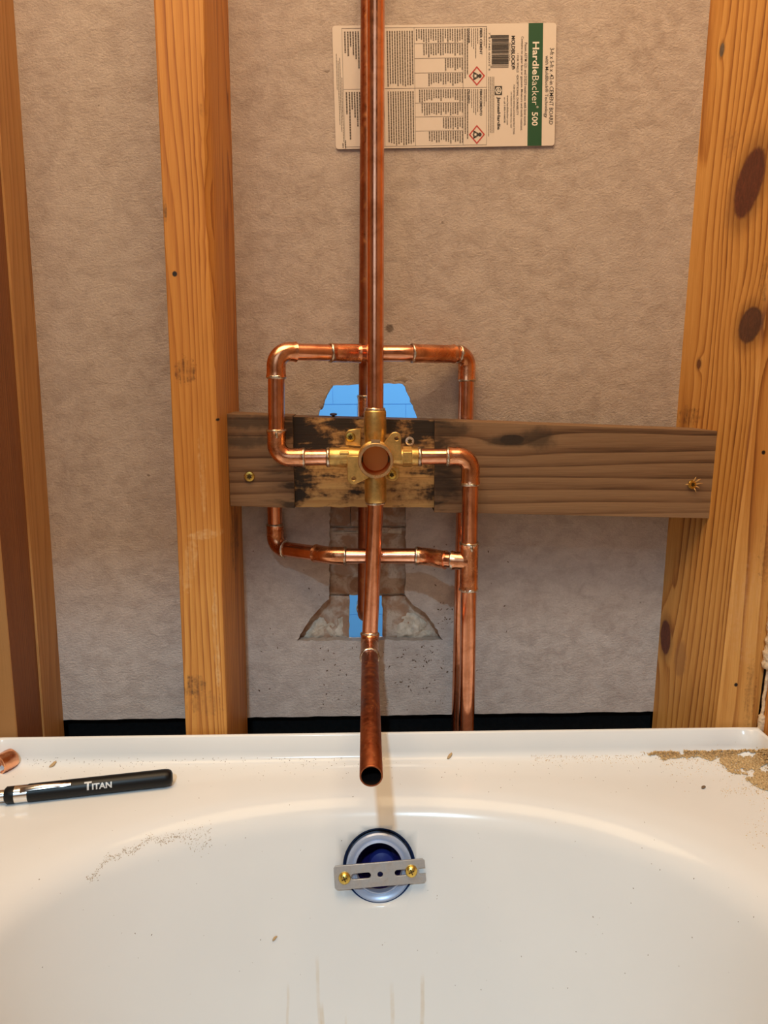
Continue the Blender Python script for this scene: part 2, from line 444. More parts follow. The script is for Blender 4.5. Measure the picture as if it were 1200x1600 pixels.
# --- wall added behind the photographer; its window head keeps daylight off the upper board
M_PLASTER = plain('bare_wall', (0.34, 0.235, 0.15), 0.9)
WY, WH, WS = -1.62, ZC + 1.17, ZC + 0.10
bm = bmesh.new()
xa_, xb_, za_, zb_ = -1.32, 0.48, 0.0, ZCEIL
wx0, wx1 = -0.80, 0.12
loops = [[(xa_, za_), (xb_, za_), (xb_, zb_), (xa_, zb_)], [(wx0, WS), (wx0, WH), (wx1, WH), (wx1, WS)]]
wf = link('wall_occluder', prism_mesh(loops, 0.02, Matrix.Translation((0, WY - 0.01, 0)) @ Mwall), M_PLASTER)
tag(wf, 'plain bare wall added behind the photographer to block daylight above its window opening', 'wall', kind='structure')
bm.free()
loops = [[(wx0, WS), (wx1, WS), (wx1, WH), (wx0, WH)], [(wx0 + .03, WS + .03), (wx0 + .03, WH - .03), (wx1 - .03, WH - .03), (wx1 - .03, WS + .03)]]
wn = link('window_1', prism_mesh(loops, 0.03, Matrix.Translation((0, WY - 0.01, 0)) @ Mwall), plain('window_frame', (0.8, 0.8, 0.78), 0.5))
bm = bmesh.new(); box_bm(bm, (xR, WY, 0.0), (xR + 0.012, BOARD_Y + 0.01, ZCEIL))
tag(link('wall_right', from_bm(bm), M_PLASTER), 'plain board behind the side-wall stud on the right', 'wall', kind='structure')
bm = bmesh.new(); box_bm(bm, (xL - 0.012, WY, 0.0), (xL, BOARD_Y + 0.01, ZCEIL))
tag(link('wall_left', from_bm(bm), M_PLASTER), 'plain bare wall of the bathroom on the left', 'wall', kind='structure')
bm = bmesh.new(); box_bm(bm, (xL - 0.012, WY - 0.02, ZCEIL), (xR + 0.012, BOARD_Y + 0.02, ZCEIL + 0.015))
tag(link('ceiling', from_bm(bm), plain('ceiling_paint', (0.75, 0.7, 0.62), 0.9)), 'plain painted bathroom ceiling', 'ceiling', kind='structure')
tag(wn, 'white frame of the unseen open window in the added wall behind the photographer', 'window', kind='structure')

# ------------------------------------------------------------------ studs
PINE = [(0.0, (0.63, 0.285, 0.058)), (0.35, (0.53, 0.21, 0.036)), (0.65, (0.37, 0.122, 0.018)), (1.0, (0.16, 0.042, 0.007))]
PINE_L = [(0.0, (0.64, 0.325, 0.088)), (0.35, (0.53, 0.24, 0.053)), (0.65, (0.37, 0.14, 0.026)), (1.0, (0.17, 0.052, 0.010))]
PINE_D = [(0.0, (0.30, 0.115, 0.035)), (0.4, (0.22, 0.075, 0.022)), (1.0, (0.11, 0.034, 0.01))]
PINE_M = [(0.0, (0.56, 0.29, 0.10)), (0.4, (0.44, 0.205, 0.062)), (1.0, (0.24, 0.09, 0.024))]
ZLO, ZHI = 0.002, ZC + 1.495

def loft(name, sect, zs, mat, label, cat='stud', group=None):
    """post of a varying outline: sect(z) gives the outline points (x, y)"""
    bm = bmesh.new(); rings = []
    for z in zs: rings.append([bm.verts.new((x, y, z)) for x, y in sect(z)])
    n = len(rings[0])
    for a, b in zip(rings, rings[1:]):
        for i in range(n): bm.faces.new((a[i], a[(i+1) % n], b[(i+1) % n], b[i]))
    bm.faces.new(rings[0][::-1]); bm.faces.new(rings[-1])
    o = link(name, from_bm(bm), mat, smooth=30)
    return tag(o, label, cat, group)

# left stud beside the blocking: wane along its right front arris
zs = [ZLO + (ZHI-ZLO)*i/160 for i in range(161)]
fl0, fl1 = P(240, 0, 0).x, P(290, 1140, 0).x
fr0, fr1 = P(319, 0, 0).x, P(356, 1140, 0).x
ztop, zbot = P(280, 0, 0).z, P(320, 1140, 0).z
bk0, bk1 = P(356, 0, BOARD_Y).x, P(386.5, 1120, BOARD_Y).x
zkt, zkb = P(356, 0, BOARD_Y).z, P(386, 1120, BOARD_Y).z
def lerp(a, b, f): return a + (b-a)*f
def sect_left(z):
    f = (ztop - z)/(ztop - zbot); fk = (zkt - z)/(zkt - zkb)
    xl = lerp(fl0, fl1, f); xr = lerp(fr0, fr1, f); xk = lerp(bk0, bk1, fk)
    wane = 0.0022 + 0.013*math.exp(-((f-0.24)/0.15)**2) + 0.0030*noise.noise(Vector((z*45, 1.7, 0)))
    if f > 0.45: wane = max(0.0016, 0.0025 + 0.0012*noise.noise(Vector((z*30, 5, 0))))
    w2 = wane*0.55 + 0.0006*noise.noise(Vector((z*160, 3, 0)))
    cl = 0.0008 + 0.0006*abs(noise.noise(Vector((z*80, 9, 0))))
    xm = lerp(xr, xk, 0.25)
    return [(xl+cl, 0.0), (xr-wane, 0.0), (xr-wane*0.35, w2*0.35), (xr, w2+0.004), (xm, 0.03), (xk, BOARD_Y), (xl+0.002, BOARD_Y), (xl, cl)]
L = lambda px, py: P(px, py, 0)
Yx, Zx, Xx = (0, 1, 0), (0, 0, 1), (1, 0, 0)
marks_left = [
    (L(273, 428), (0.0022, 0.01, 0.0024), 0, Yx, (0.012, 0.008, 0.006), 1.0, 0.1, 300),
    (L(290, 580), (0.009, 0.02, 0.011), 0, Yx, (0.09, 0.025, 0.006), 0.8, 1.2, 260),
    (L(258, 328), (0.0016, 0.02, 0.010), 0, Yx, (0.10, 0.05, 0.02), 0.8, 0.5, 200),
    (L(300, 1072), (0.012, 0.02, 0.010), 0, Yx, (0.09, 0.035, 0.012), 0.85, 0.8, 150),
    (L(320, 1100), (0.016, 0.02, 0.012), 0, Yx, (0.16, 0.06, 0.02), 0.45, 1.2, 300),
    (L(320, 835), (0.016, 0.02, 0.004), 0.1, Yx, (0.80, 0.55, 0.28), 0.45, 0.9, 160),
    (L(295, 880), (0.007, 0.02, 0.028), -0.2, Yx, (0.80, 0.52, 0.24), 0.35, 1.0, 160),
    (L(338, 1000), (0.003, 0.02, 0.05), 0, Yx, (0.80, 0.55, 0.28), 0.4, 1.0, 120),
    (L(316, 740), (0.003, 0.02, 0.04), 0, Yx, (0.82, 0.55, 0.26), 0.4, 1.0, 140),
    (L(343, 656), (0.0035, 0.01, 0.0017), 0, Yx, (0.012, 0.01, 0.008), 1.0, 0.3, 400),
    (P(374, 845, 0.06), (0.01, 0.022, 0.034), 0, Yx, (0.06, 0.022, 0.008), 0.9, 0.6, 90),
    (L(316, 172), (0.003, 0.02, 0.005), 0, Yx, (0.20, 0.075, 0.02), 0.5, 0.8, 260)]
M_STUD_L = wood('pine_stud', PINE, 'Z', (fl1 - 0.03, 0.075, 0), 0.0031, 0.55, (), marks_left, contrast=0.85, seed=1.3)
loft('wall_stud', sect_left, zs, M_STUD_L, 'orange pine stud with a ragged wane edge, left of the copper loop')

# corner stud on the right, slightly turned, with big knots on its side face
rb0, rb1 = P(1110, 0, BOARD_Y).x, P(1020, 1120, BOARD_Y).x
rf0, rf1 = P(1190, 520, 0).x, P(1121, 1133, 0).x
zf0, zf1 = P(1190, 520, 0).z, P(1121, 1133, 0).z
zr0, zr1 = P(1110, 0, BOARD_Y).z, P(1020, 1120, BOARD_Y).z
def right_x(z, y):
    xf = lerp(rf0, rf1, (zf0 - z)/(zf0 - zf1)); xb = lerp(rb0, rb1, (zr0 - z)/(zr0 - zr1))
    return lerp(xf, xb, y/BOARD_Y)
def sect_right(z):
    c = 0.0022 + 0.0008*noise.noise(Vector((z*40, 2, 4)))
    xf = right_x(z, 0); xb = right_x(z, BOARD_Y)
    return [(right_x(z, c), c), (right_x(z, BOARD_Y), BOARD_Y), (xb + 0.044, BOARD_Y), (xf + 0.0405, 0.0), (xf + c, 0.0)]
def RS(px, py):                        # point on the right stud's side face
    Y = 0.05
    for _ in range(12):
        q = P(px, py, Y); dx = q.x - right_x(q.z, Y); Y -= dx*0.35/0.9 * 0.9
        Y = min(max(Y, -0.03), 0.12)
    return P(px, py, Y)
kn = lambda px, py, ry, rz, rot, infl, col=(0.085, 0.022, 0.010): (RS(px, py), (0.03, ry, rz), rot, Xx, col, infl)
knots_r = [kn(1171, 287, 0.016, 0.031, -0.25, 0.008), kn(1173, 508, 0.0135, 0.017, -0.35, 0.008, (0.075, 0.028, 0.014)),
           kn(1091, 569, 0.003, 0.0048, 0, 0.004, (0.12, 0.04, 0.012)), kn(1038, 996, 0.0090, 0.0195, 0.08, 0.006), kn(1127, 78, 0.0028, 0.006, 0, 0.003, (0.10, 0.07, 0.05))]
marks_r = [
    (RS(1075, 650), (0.02, 0.016, 0.010), 0, Xx, (0.10, 0.035, 0.012), 0.75, 1.1, 170),
    (RS(1144, 225), (0.02, 0.008, 0.011), 0, Xx, (0.30, 0.13, 0.04), 0.7, 0.9, 220),
    (RS(1140, 330), (0.02, 0.006, 0.022), 0, Xx, (0.34, 0.15, 0.045), 0.55, 0.5, 160),
    (RS(1062, 1030), (0.02, 0.010, 0.020), 0, Xx, (0.32, 0.14, 0.045), 0.6, 0.4, 120),
    (RS(1197, 440), (0.01, 0.006, 0.02), 0, Xx, (0.09, 0.04, 0.012), 0.85, 0.8, 160),
    (P(1150, 1070, 0), (0.0018, 0.01, 0.002), 0, Yx, (0.01, 0.006, 0.006), 1.0, 0.1, 300),
    (P(1124, 1047, 0), (0.0013, 0.01, 0.0015), 0, Yx, (0.01, 0.006, 0.006), 1.0, 0.1, 300),
    (P(1193, 707, 0), (0.0018, 0.01, 0.002), 0, Yx, (0.01, 0.006, 0.006), 1.0, 0.1, 300),
    (P(1165, 960, 0), (0.014, 0.02, 0.05), 0, Yx, (0.66, 0.38, 0.20), 0.22, 1.1, 130),
    (P(1172, 1085, 0), (0.005, 0.02, 0.030), 0, Yx, (0.12, 0.04, 0.012), 0.6, 1.2, 300),
    (P(1196, 860, 0), (0.005, 0.02, 0.030), 0, Yx, (0.12, 0.04, 0.012), 0.6, 1.2, 300)]
M_STUD_R = wood('knotty_pine_stud', PINE_L, 'Z', (rf1 + 0.045, 0.128, 0), 0.0058, 0.55, knots_r, marks_r, contrast=1.0, seed=4.1)
loft('wall_stud', sect_right, zs, M_STUD_R, 'knotty orange pine corner stud at the right of the bay')

# side-wall stud past the corner, with dried sealant in the joint
sx0 = P(1191, 1000, -0.004).x
M_STUD_S = wood('side_stud', PINE, 'Z', (sx0 + 0.08, -0.2, 0), 0.005, 0.6, seed=7.7)
xs_f = max(right_x(ZHI, 0), right_x(ZLO, 0)) + 0.0405
def side_x(z): return right_x(z, 0) + 0.0425
bm = bmesh.new()
loft('wall_stud', lambda z: [(side_x(z) + 0.001, -0.094), (side_x(z) + 0.001, -0.003), (side_x(z) + 0.06, -0.003), (side_x(z) + 0.06, -0.094)],
     [ZLO, 0.3, 0.6, 0.9, 1.2, ZHI], M_STUD_S, 'side-wall stud at the far right edge, past the beige sealant bead')
t = NT('sealant'); g = t.noise(t.pos(), 260.0, 4.0)
t.set(col=t.mix(g, (0.80, 0.62, 0.42), (0.52, 0.36, 0.2)), rough=0.85); t.bump(g, 0.8, 0.003); M_SEAL = t.m
pts, rad = [], []
for i in range(90):
    py = 900 + (1140 - 900)*i/89.0
    q = P(1190, py, -0.004); z = q.z; x = side_x(z) - 0.0005
    r = 0.0016
    if py < 1045: r = 0.0056 + 0.0030*noise.noise(Vector((py*0.06, 0, 1))) + 0.0012*noise.noise(Vector((py*0.3, 0, 5)))
    elif py > 1118: r = 0.0034 + 0.001*noise.noise(Vector((py*0.4, 0, 2)))
    pts.append(Vector((x + 0.0012*noise.noise(Vector((py*0.05, 3, 3))), -0.004 - 0.0005, z))); rad.append(max(r, 0.0012))
bm = bmesh.new(); tube_bm(bm, pts, rad, 14, wob=0.25)
tag(link('sealant_bead', from_bm(bm), M_SEAL, smooth=True), 'crusty beige sealant bead running down the corner joint', 'sealant')

# studs at the far left: front stud with a dark side, paler nailer behind it
lx_f = lambda z: lerp(P(0, 845, 0).x, P(26, 1140, 0).x, (P(0, 845, 0).z - z)/(P(0, 845, 0).z - P(26, 1140, 0).z))
nb0, nb1 = P(20, 0, BOARD_Y).x, P(98, 1120, BOARD_Y).x
nz0, nz1 = P(20, 0, BOARD_Y).z, P(98, 1120, BOARD_Y).z
lx_b = lambda z: lerp(nb0, nb1, (nz0 - z)/(nz0 - nz1))
YS = 0.056
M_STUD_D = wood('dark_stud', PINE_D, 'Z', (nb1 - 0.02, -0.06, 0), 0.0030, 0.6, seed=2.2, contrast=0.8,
                marks=[(P(10, 1000, 0) + Vector((0, 0, z)), (0.5, 0.0016, 0.30), 0, Xx, (0.36, 0.165, 0.048), 1.0, 0.0, 10) for z in (-0.2, 0.25, 0.6)])
M_STUD_N = wood('nailer', PINE_M, 'Z', (nb1 - 0.1, 0.12, 0), 0.0032, 0.6, seed=3.9, contrast=0.6)
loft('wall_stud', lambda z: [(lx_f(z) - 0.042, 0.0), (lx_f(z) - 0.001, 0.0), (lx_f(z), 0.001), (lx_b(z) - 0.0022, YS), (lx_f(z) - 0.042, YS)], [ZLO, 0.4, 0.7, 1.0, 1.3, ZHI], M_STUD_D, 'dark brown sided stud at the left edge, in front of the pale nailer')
loft('nailer_strip', lambda z: [(lx_b(z) - 0.042, YS + 0.0004), (lx_b(z) - 0.0004, YS + 0.0004), (lx_b(z), YS + 0.001), (lx_b(z) + 0.0004, BOARD_Y), (lx_b(z) - 0.042, BOARD_Y)], [ZLO, 0.4, 0.7, 1.0, 1.3, ZHI], M_STUD_N, 'paler wood nailer strip at the left edge, against the cement board', 'nailer')

# ------------------------------------------------------------------ blocking board behind the valve
BF, BN, BB = 0.043, 0.051, 0.080
def burn_out(t, col):
    p = t.pos()
    s = t.noise(t.vm('MULTIPLY', p, (0.22, 1, 1)), 95.0, 4.0, 0.6, 0.5)
    xa, xb = P(458, 720, BF).x, P(679, 720, BF).x
    sep = t.n('ShaderNodeSeparateXYZ'); t.l(p, sep.inputs[0]); X, Z = sep.outputs[0], sep.outputs[2]
    near = t.mth('MULTIPLY', t.rng(X, xa - 0.045, xa, 0, 1, True), t.rng(X, xb + 0.055, xb + 0.004, 0, 1, True))
    m = t.mth('MULTIPLY', t.rng(t.mth('ADD', s, t.mth('MULTIPLY', near, 0.22)), 0.62, 0.80, 0, 0.9, True), near)
    col = t.mix(m, col, (0.022, 0.013, 0.008))
    for (c, r) in ((P(790, 689, BF), (0.020, 0.02, 0.0045)), (P(385, 660, BF), (0.034, 0.02, 0.0065)), (P(700, 672, BF), (0.02, 0.02, 0.008)), (P(840, 685, BF), (0.016, 0.02, 0.010)), (P(695, 755, BF), (0.016, 0.02, 0.016)), (P(380, 690, BF), (0.03, 0.02, 0.006))):
        k, d = t.blob(c, r, 1.1, 0.7, 120.0)
        col = t.mix(t.mth('MULTIPLY', k, 0.72), col, (0.03, 0.019, 0.012))
    return col
GREYWOOD = [(0.0, (0.28, 0.172, 0.095)), (0.4, (0.215, 0.122, 0.064)), (0.7, (0.14, 0.072, 0.034)), (1.0, (0.06, 0.027, 0.012))]
FRESH = [(0.0, (0.62, 0.39, 0.15)), (0.5, (0.50, 0.28, 0.10)), (1.0, (0.30, 0.15, 0.05))]
M_BLOCK = wood('weathered_block', GREYWOOD, 'X', (0.0, 0.12, P(700, 600, BF).z), 0.0095, 0.75, [(P(800, 687, BF), (0.012, 0.02, 0.005), 0, Yx, (0.02, 0.01, 0.006), -0.006)], burn=burn_out, contrast=1.0, seed=9.1)
def burn_mid(t, col):
    p = t.pos()
    s = t.mth('ADD', t.mth('MULTIPLY', t.noise(t.vm('MULTIPLY', p, (0.26, 1, 1)), 105.0, 5.0, 0.62, 0.35), 0.75), t.mth('MULTIPLY', t.noise(p, 260.0, 4.0, 0.65), 0.25))
    b = t.noise(p, 34.0, 3.0)
    sep = t.n('ShaderNodeSeparateXYZ'); t.l(p, sep.inputs[0]); X, Z = sep.outputs[0], sep.outputs[2]
    up = t.rng(Z, P(560, 712, BN).z, P(560, 660, BN).z, 0.0, 0.13, True)
    lf = t.rng(X, P(500, 720, BN).x, P(462, 720, BN).x, 0.0, 0.16, True)
    rt = t.rng(X, P(640, 740, BN).x, P(676, 740, BN).x, 0.0, 0.04, True)
    lo = t.rng(Z, P(560, 775, BN).z, P(560, 795, BN).z, 0.0, -0.16, True)
    v = t.mth('ADD', s, t.mth('MULTIPLY', t.mth('SUBTRACT', b, 0.5), 0.5))
    for e in (up, lf, rt, lo): v = t.mth('ADD', v, e)
    col = t.mix(t.rng(v, 0.42, 0.60, 0, 0.8, True), col, (0.17, 0.075, 0.026))
    col = t.mix(t.rng(v, 0.52, 0.645, 0, 0.96, True), col, (0.014, 0.009, 0.006))
    return col
M_NOTCH = wood('scorched_notch', FRESH, 'X', (0.0, 0.14, P(700, 900, BF).z), 0.007, 0.7, burn=burn_mid, seed=6.3, contrast=0.7)

stations = []      # (x, z_low, z_high, y_front)
def station(px, ytop, ybot, Y): stations.append((P(px, (ytop+ybot)/2, Y).x, P(px, ybot, Y).z, P(px, ytop, Y).z, Y))
for i in range(9): f = i/8; station(lerp(357, 458.5, f), lerp(646.5, 650.5, f), lerp(790.5, 794, f), BF)
for i in range(29):
    f = i/28; px = lerp(459, 678.5, f)
    station(px, lerp(651.5, 657, f), lerp(792, 793, f) + (2.2*noise.noise(Vector((px*0.05, 0, 3))) if 0 < i < 28 else 0), BN)
for i in range(21): f = i/20; station(lerp(679, 1119, f), lerp(657.5, 673.5, f) + 0.8*noise.noise(Vector((f*6, 0, 8))), lerp(800.5, 810, f), BF)
bm = bmesh.new(); rings = []
for (x, zl, zh, Y) in stations:
    rings.append([bm.verts.new((x, Y, zl)), bm.verts.new((x, Y, lerp(zl, zh, .5))), bm.verts.new((x, Y, zh)), bm.verts.new((x, BB, zh + 0.0006)), bm.verts.new((x, BB, zl))])
for a, b in zip(rings, rings[1:]):
    for i in range(5): bm.faces.new((a[i], a[(i+1) % 5], b[(i+1) % 5], b[i]))
bm.faces.new(rings[0]); bm.faces.new(rings[-1][::-1])
me = from_bm(bm)
xa, xb = stations[9][0], stations[37][0]
for pol in me.polygons:
    if xa - 1e-4 < pol.center.x < xb + 1e-4 and abs(pol.normal.y) > 0.7 and pol.center.y < 0.06: pol.material_index = 1
block = link('blocking_board', me, [M_BLOCK, M_NOTCH], smooth=30)
bevel(block, 0.0006, 1, 50)
tag(block, 'weathered horizontal timber block with a scorched notch behind the brass valve', 'board')

def screw(parent, at, normal, r, mat, lobes=6, recess=0.55, name='screw', dome=0.35, shank=0.012):
    n = Vector(normal).normalized(); at = Vector(at)
    bm = bmesh.new()
    lathe_bm(bm, [(r*0.45, -shank), (r*0.45, -0.0005), (r, 0.0), (r, r*dome*0.4), (r*0.9, r*dome*0.8), (r*0.62, r*dome), (r*recess*0.98, r*dome), (0, r*dome*0.95)], at, n, 28)
    s = link(name, from_bm(bm), mat, parent, smooth=40)
    u = Vector((0, 0, 1)) - n*n.z; u.normalize(); v = n.cross(u)
    bm = bmesh.new(); vs = []; N = lobes*4
    for i in range(N):
        a = 2*math.pi*i/N; rr = r*recess*(0.78 + 0.22*math.cos(lobes*a))
        vs.append(bm.verts.new(at + n*(r*dome + 0.00012) + (u*math.cos(a) + v*math.sin(a))*rr))
    bm.faces.new(vs); link('drive_recess', from_bm(bm), M_SCREWHOLE, s)
    return s
nrm = (0, -1, 0)
screw(block, P(390, 744.5, BF) + Vector((0, -0.0006, 0)), nrm, 0.0052, M_SCREW)
screw(block, P(1081, 757, BF) + Vector((0, -0.0006, 0)), (0.15, -1, 0.1), 0.0046, M_SCREW)
screw(block, P(640, 689.5, BN - 0.010), (0.2, -1, 0.05), 0.0046, M_ZINC_SCREW, recess=0.6, shank=0.022)
# splinters round the right screw
bm = bmesh.new(); rr = random.Random(4)
for (dx, dz, L_) in ((0.005, 0.004, .006), (0.007, 0.001, .006), (0.006, -0.003, .004), (0.003, -0.006, .005), (-0.006, 0.0, .0045), (0.002, 0.006, .005)):
    a = P(1081, 757, BF) + Vector((dx*0.6, -0.001, dz*0.6)); d = Vector((dx, -0.002, dz)).normalized()
    tube_bm(bm, [a, a + d*L_*0.5 + Vector((0, -.0008, .0004)), a + d*L_], [0.0009, 0.0007, 0.0002], 5)
link('splinter', from_bm(bm), wood('splinter', FRESH, 'X'), block)['kind'] = 'stuff'
# nail standing in the block's top edge
q = P(521, 646, 0.066); zt = stations[16][2]
bm = bmesh.new(); tube_bm(bm, [(q.x, 0.066, zt - 0.004), (q.x, 0.066, zt + 0.0022)], 0.0014, 10)
lathe_bm(bm, [(0, 0.0022), (0.0036, 0.0022), (0.0036, 0.0034), (0, 0.0036)], (q.x, 0.066, zt), (0, -.2, 1), 14)
link('nail', from_bm(bm), plain('rusty_nail', (0.10, 0.05, 0.03), 0.5, 0.8), block)

# ------------------------------------------------------------------ copper plumbing
RP, RF = 0.0080, 0.0091
YP, YK = 0.024, 0.0935
def bezier_path(pts, rads, step=0.0015):
    """polyline with rounded corners, sampled evenly"""
    out = []
    n = len(pts)
    for i in range(n):
        if i in (0, n-1): out.append(pts[i]); continue
        a, b, c = pts[i-1], pts[i], pts[i+1]
        d1 = (a-b).normalized(); d2 = (c-b).normalized()
        ang = d1.angle(d2)
        if math.pi - ang < 0.01: out.append(b); continue
        t_ = min(rads[i]/math.tan(ang/2), (a-b).length*0.48, (c-b).length*0.48); r = t_*math.tan(ang/2)
        cen = b + (d1+d2).normalized()*(r/math.sin(ang/2))
        s = b + d1*t_; e = b + d2*t_; k = 12
        v0, v1 = s-cen, e-cen; th_ = v0.angle(v1)
        for j in range(k+1):
            f = j/k
            out.append(cen + (v0*math.sin((1-f)*th_) + v1*math.sin(f*th_))/math.sin(th_))
    # resample
    res = [out[0]]
    for a, b in zip(out, out[1:]):
        L_ = (b-a).length; k = max(1, int(L_/step))
        for j in range(1, k+1): res.append(a.lerp(b, j/k))
    return res
def idx(path, px, py):
    best, bi = 1e9, 0
    for i, p_ in enumerate(path):
        x, y = proj(p_); d = (x-px)**2 + (y-py)**2
        if d < best: best, bi = d, i
    return bi
def thin(pts):
    """drop samples on straight runs"""
    out = [pts[0]]
    for i in range(1, len(pts)-1):
        if (pts[i]-out[-1]).angle(pts[i+1]-pts[i], 0) > 0.004 or (pts[i]-out[-1]).length > 0.05: out.append(pts[i])
    out.append(pts[-1]); return out
def solder_ring(path, i, parent, r=RP, fat=1.35, drip=False):
    bm = bmesh.new()
    a = path[max(i-1, 0)]; b = path[min(i+1, len(path)-1)]; d = (b-a).normalized(); c = path[i]
    prof = []
    for k in range(9):
        th_ = math.pi*2*k/9; prof.append((r + 0.0004 + 0.0011*fat*math.cos(th_), 0.0013*fat*math.sin(th_)))
    lathe_bm(bm, prof, c, d, 28, closed=True)
    for v in bm.verts:
        v.co += d*0.0009*noise.noise(v.co*260) + (v.co-c).normalized()*0.0004*noise.noise(v.co*420)
    if drip:
        lathe_bm(bm, [(0, -.004), (.0016, -.003), (.0022, 0), (.0016, .003), (0, .0045)], c + Vector((0.001, -r, -0.003)), (0.1, 0.1, -1), 10)
    return link('solder_joint', from_bm(bm), M_SOLDER, parent, smooth=True)
def fitting(path, i0, i1, parent, name, r=RF, bead=True, mat=None):
    seg = path[i0:i1+1]
    n = len(seg); rad = []
    for k in range(n):
        e = min(k, n-1-k)*0.0015
        rad.append(r + (0.0007*math.exp(-(e/0.002)**2) if bead else 0.0))
    bm = bmesh.new(); tube_bm(bm, seg, rad, 28)
    return link(name, from_bm(bm), mat or M_COPPER_FIT, parent, smooth=50)
def pipe(path, i0, i1, parent, mat=None, r=RP, name='pipe'):
    bm = bmesh.new(); tube_bm(bm, thin(path[i0:i1+1]), r, 32)
    return link(name, from_bm(bm), mat or M_COPPER, parent, smooth=50)
def run(path, fits, parent, mats=None, default=None):
    """fits: (name, index0, index1, solder0, solder1, drip); pipes fill what is between the fittings"""
    cur = 0
    for (name, i0, i1, s0, s1, drip) in sorted(fits, key=lambda f: f[1]):
        if i0 > cur: pipe(path, max(cur-4, 0), min(i0+4, len(path)-1), parent, default)
        fitting(path, i0, i1, parent, name)
        if s0: solder_ring(path, i0, parent, drip=drip)
        if s1: solder_ring(path, i1, parent)
        cur = i1
    if cur < len(path)-1: pipe(path, max(cur-4, 0), len(path)-1, parent, default)

V = P(586.5, 714, YP)                                    # crossing of the valve's four ports
plumb = empty('shower_plumbing', Vector((V.x, YP, 0.30)), 'soldered copper pipe loop with brass mixing valve, riser and open tub spout pipe', 'plumbing')

# hot run: up behind the block, across the top, down to the valve's left port
pt = [P(716, 1143, YK)]; pt[0].z -= 0.12; pt[0].x -= 0.001
pt += [P(730, 553, YK), P(693, 553, 0.078), P(645, 552, 0.060), P(560, 552, 0.056), P(510, 551, 0.042), P(431.5, 549, YP)]
Lc = Vector((P(432, 712, YP).x, YP, V.z)); pt += [Lc, Vector((V.x - 0.043, YP, V.z))]
H = bezier_path(pt, [0, .013, .04, .06, .06, .06, .0135, .0135, 0])
i_ = lambda a, b: idx(H, a, b)
run(H, [('elbow', i_(731, 594), i_(717, 553), True, True, False), ('coupling', i_(708, 553), i_(645, 552), False, True, True),
        ('coupling', i_(564, 552), i_(517, 551), False, True, True), ('elbow', i_(462, 550), i_(431, 590), False, True, False),
        ('elbow', i_(432, 672), i_(474, 711), True, True, True)], plumb)
# cold run: from the right port down to the floor with a tee
Rc = Vector((P(735.5, 713, YP).x, YP, V.z)); bot = P(729, 1143, YP); bot.z -= 0.10
Cc = bezier_path([Vector((V.x + 0.040, YP, V.z)), Rc, bot], [0, .0135, 0])
i_ = lambda a, b: idx(Cc, a, b)
run(Cc, [('elbow', i_(699, 713), i_(735, 755), True, True, False), ('tee', i_(734, 850), i_(733, 921), True, True, True)], plumb)
# branch from the tee, bending back to pass behind the block on the left
tz = P(733, 877, YP)
B = bezier_path([tz, Vector((P(694, 876, 0.031).x, 0.031, tz.z)), Vector((P(664, 872, 0.049).x, 0.049, tz.z)), Vector((P(520, 868, 0.053).x, 0.053, tz.z)), Vector((P(492, 865, 0.066).x, 0.066, tz.z)),
                 Vector((P(430, 848, YK).x, YK, tz.z)), P(429, 790, YK), P(429, 690, YK)], [0, .03, .05, .05, .05, .013, .3, 0])
i_ = lambda a, b: idx(B, a, b)
run(B, [('tee_branch', 0, i_(705, 876), False, True, False), ('coupling', i_(697, 876), i_(651, 870), False, True, False),
        ('coupling', i_(540, 869), i_(494, 865), True, False, False), ('elbow', i_(446, 853), i_(429, 820), True, True, False)], plumb)
# drop to the tub spout
dn = P(577.5, 1004, YP); tip = P(580, 1207, -0.237); tip.z = dn.z - 0.002
S = bezier_path([Vector((V.x, YP, V.z - 0.040)), dn, tip], [0, .0125, 0])
e0, e1 = idx(S, 577.5, 990), idx(S, 577, 1027)
pipe(S, 0, e0 + 4, plumb)
fitting(S, e0, e1, plumb, 'elbow'); solder_ring(S, e0, plumb, drip=True); solder_ring(S, e1, plumb)
d = (tip - S[-20]).normalized(); a0 = S[e1 - 3]; Ls = (tip - a0).length
bm = bmesh.new(); lathe_bm(bm, [(RP, 0.0), (RP, Ls*0.5), (RP, Ls - 0.0004), (RP - 0.0003, Ls), (RP - 0.0011, Ls), (RP - 0.0012, Ls - 0.0006)], a0, d, 40)
sp = link('spout_pipe', from_bm(bm), M_COPPER_SPOUT, plumb, smooth=40)
bm = bmesh.new(); lathe_bm(bm, [(RP - 0.0012, Ls - 0.0006), (RP - 0.0012, Ls - 0.06), (0, Ls - 0.062)], a0, d, 32)
link('pipe_bore', from_bm(bm), M_COPPER_IN, sp, smooth=40)
# riser to the shower head
top = P(587, 0, YP); rdir = (top - Vector((V.x, YP, V.z + 0.04))).normalized()
Rz = [Vector((V.x, YP, V.z + 0.040)), Vector((V.x, YP, V.z + 0.04)).lerp(top, 0.5), top, top + rdir*0.25]
bm = bmesh.new(); tube_bm(bm, Rz, RP, 32); link('riser_pipe', from_bm(bm), M_COPPER, plumb, smooth=50)

# pipe standing behind the riser, turning back through the lower gap
kp = [P(576.5, 0, YK) + Vector((0, 0, 0.25)), P(576.5, 0, YK), P(570.5, 900, YK)]
ke = P(570, 964, YK); kp += [ke, ke + Vector((0, 0.065, 0))]
K = bezier_path(kp, [0, .5, .5, .0125, 0])
back = empty('supply_pipe', Vector((ke.x, YK, ke.z - 0.02)), 'copper pipe with painted-in shade, standing close behind the riser and turning back into the lower hole', 'pipe')
i_ = lambda a, b: idx(K, a, b)
run(K, [('coupling', i_(573, 620), i_(573, 662), True, False, False), ('elbow', i_(570, 950), len(K)-12, True, False, False)], back, default=M_COPPER_SHADED)

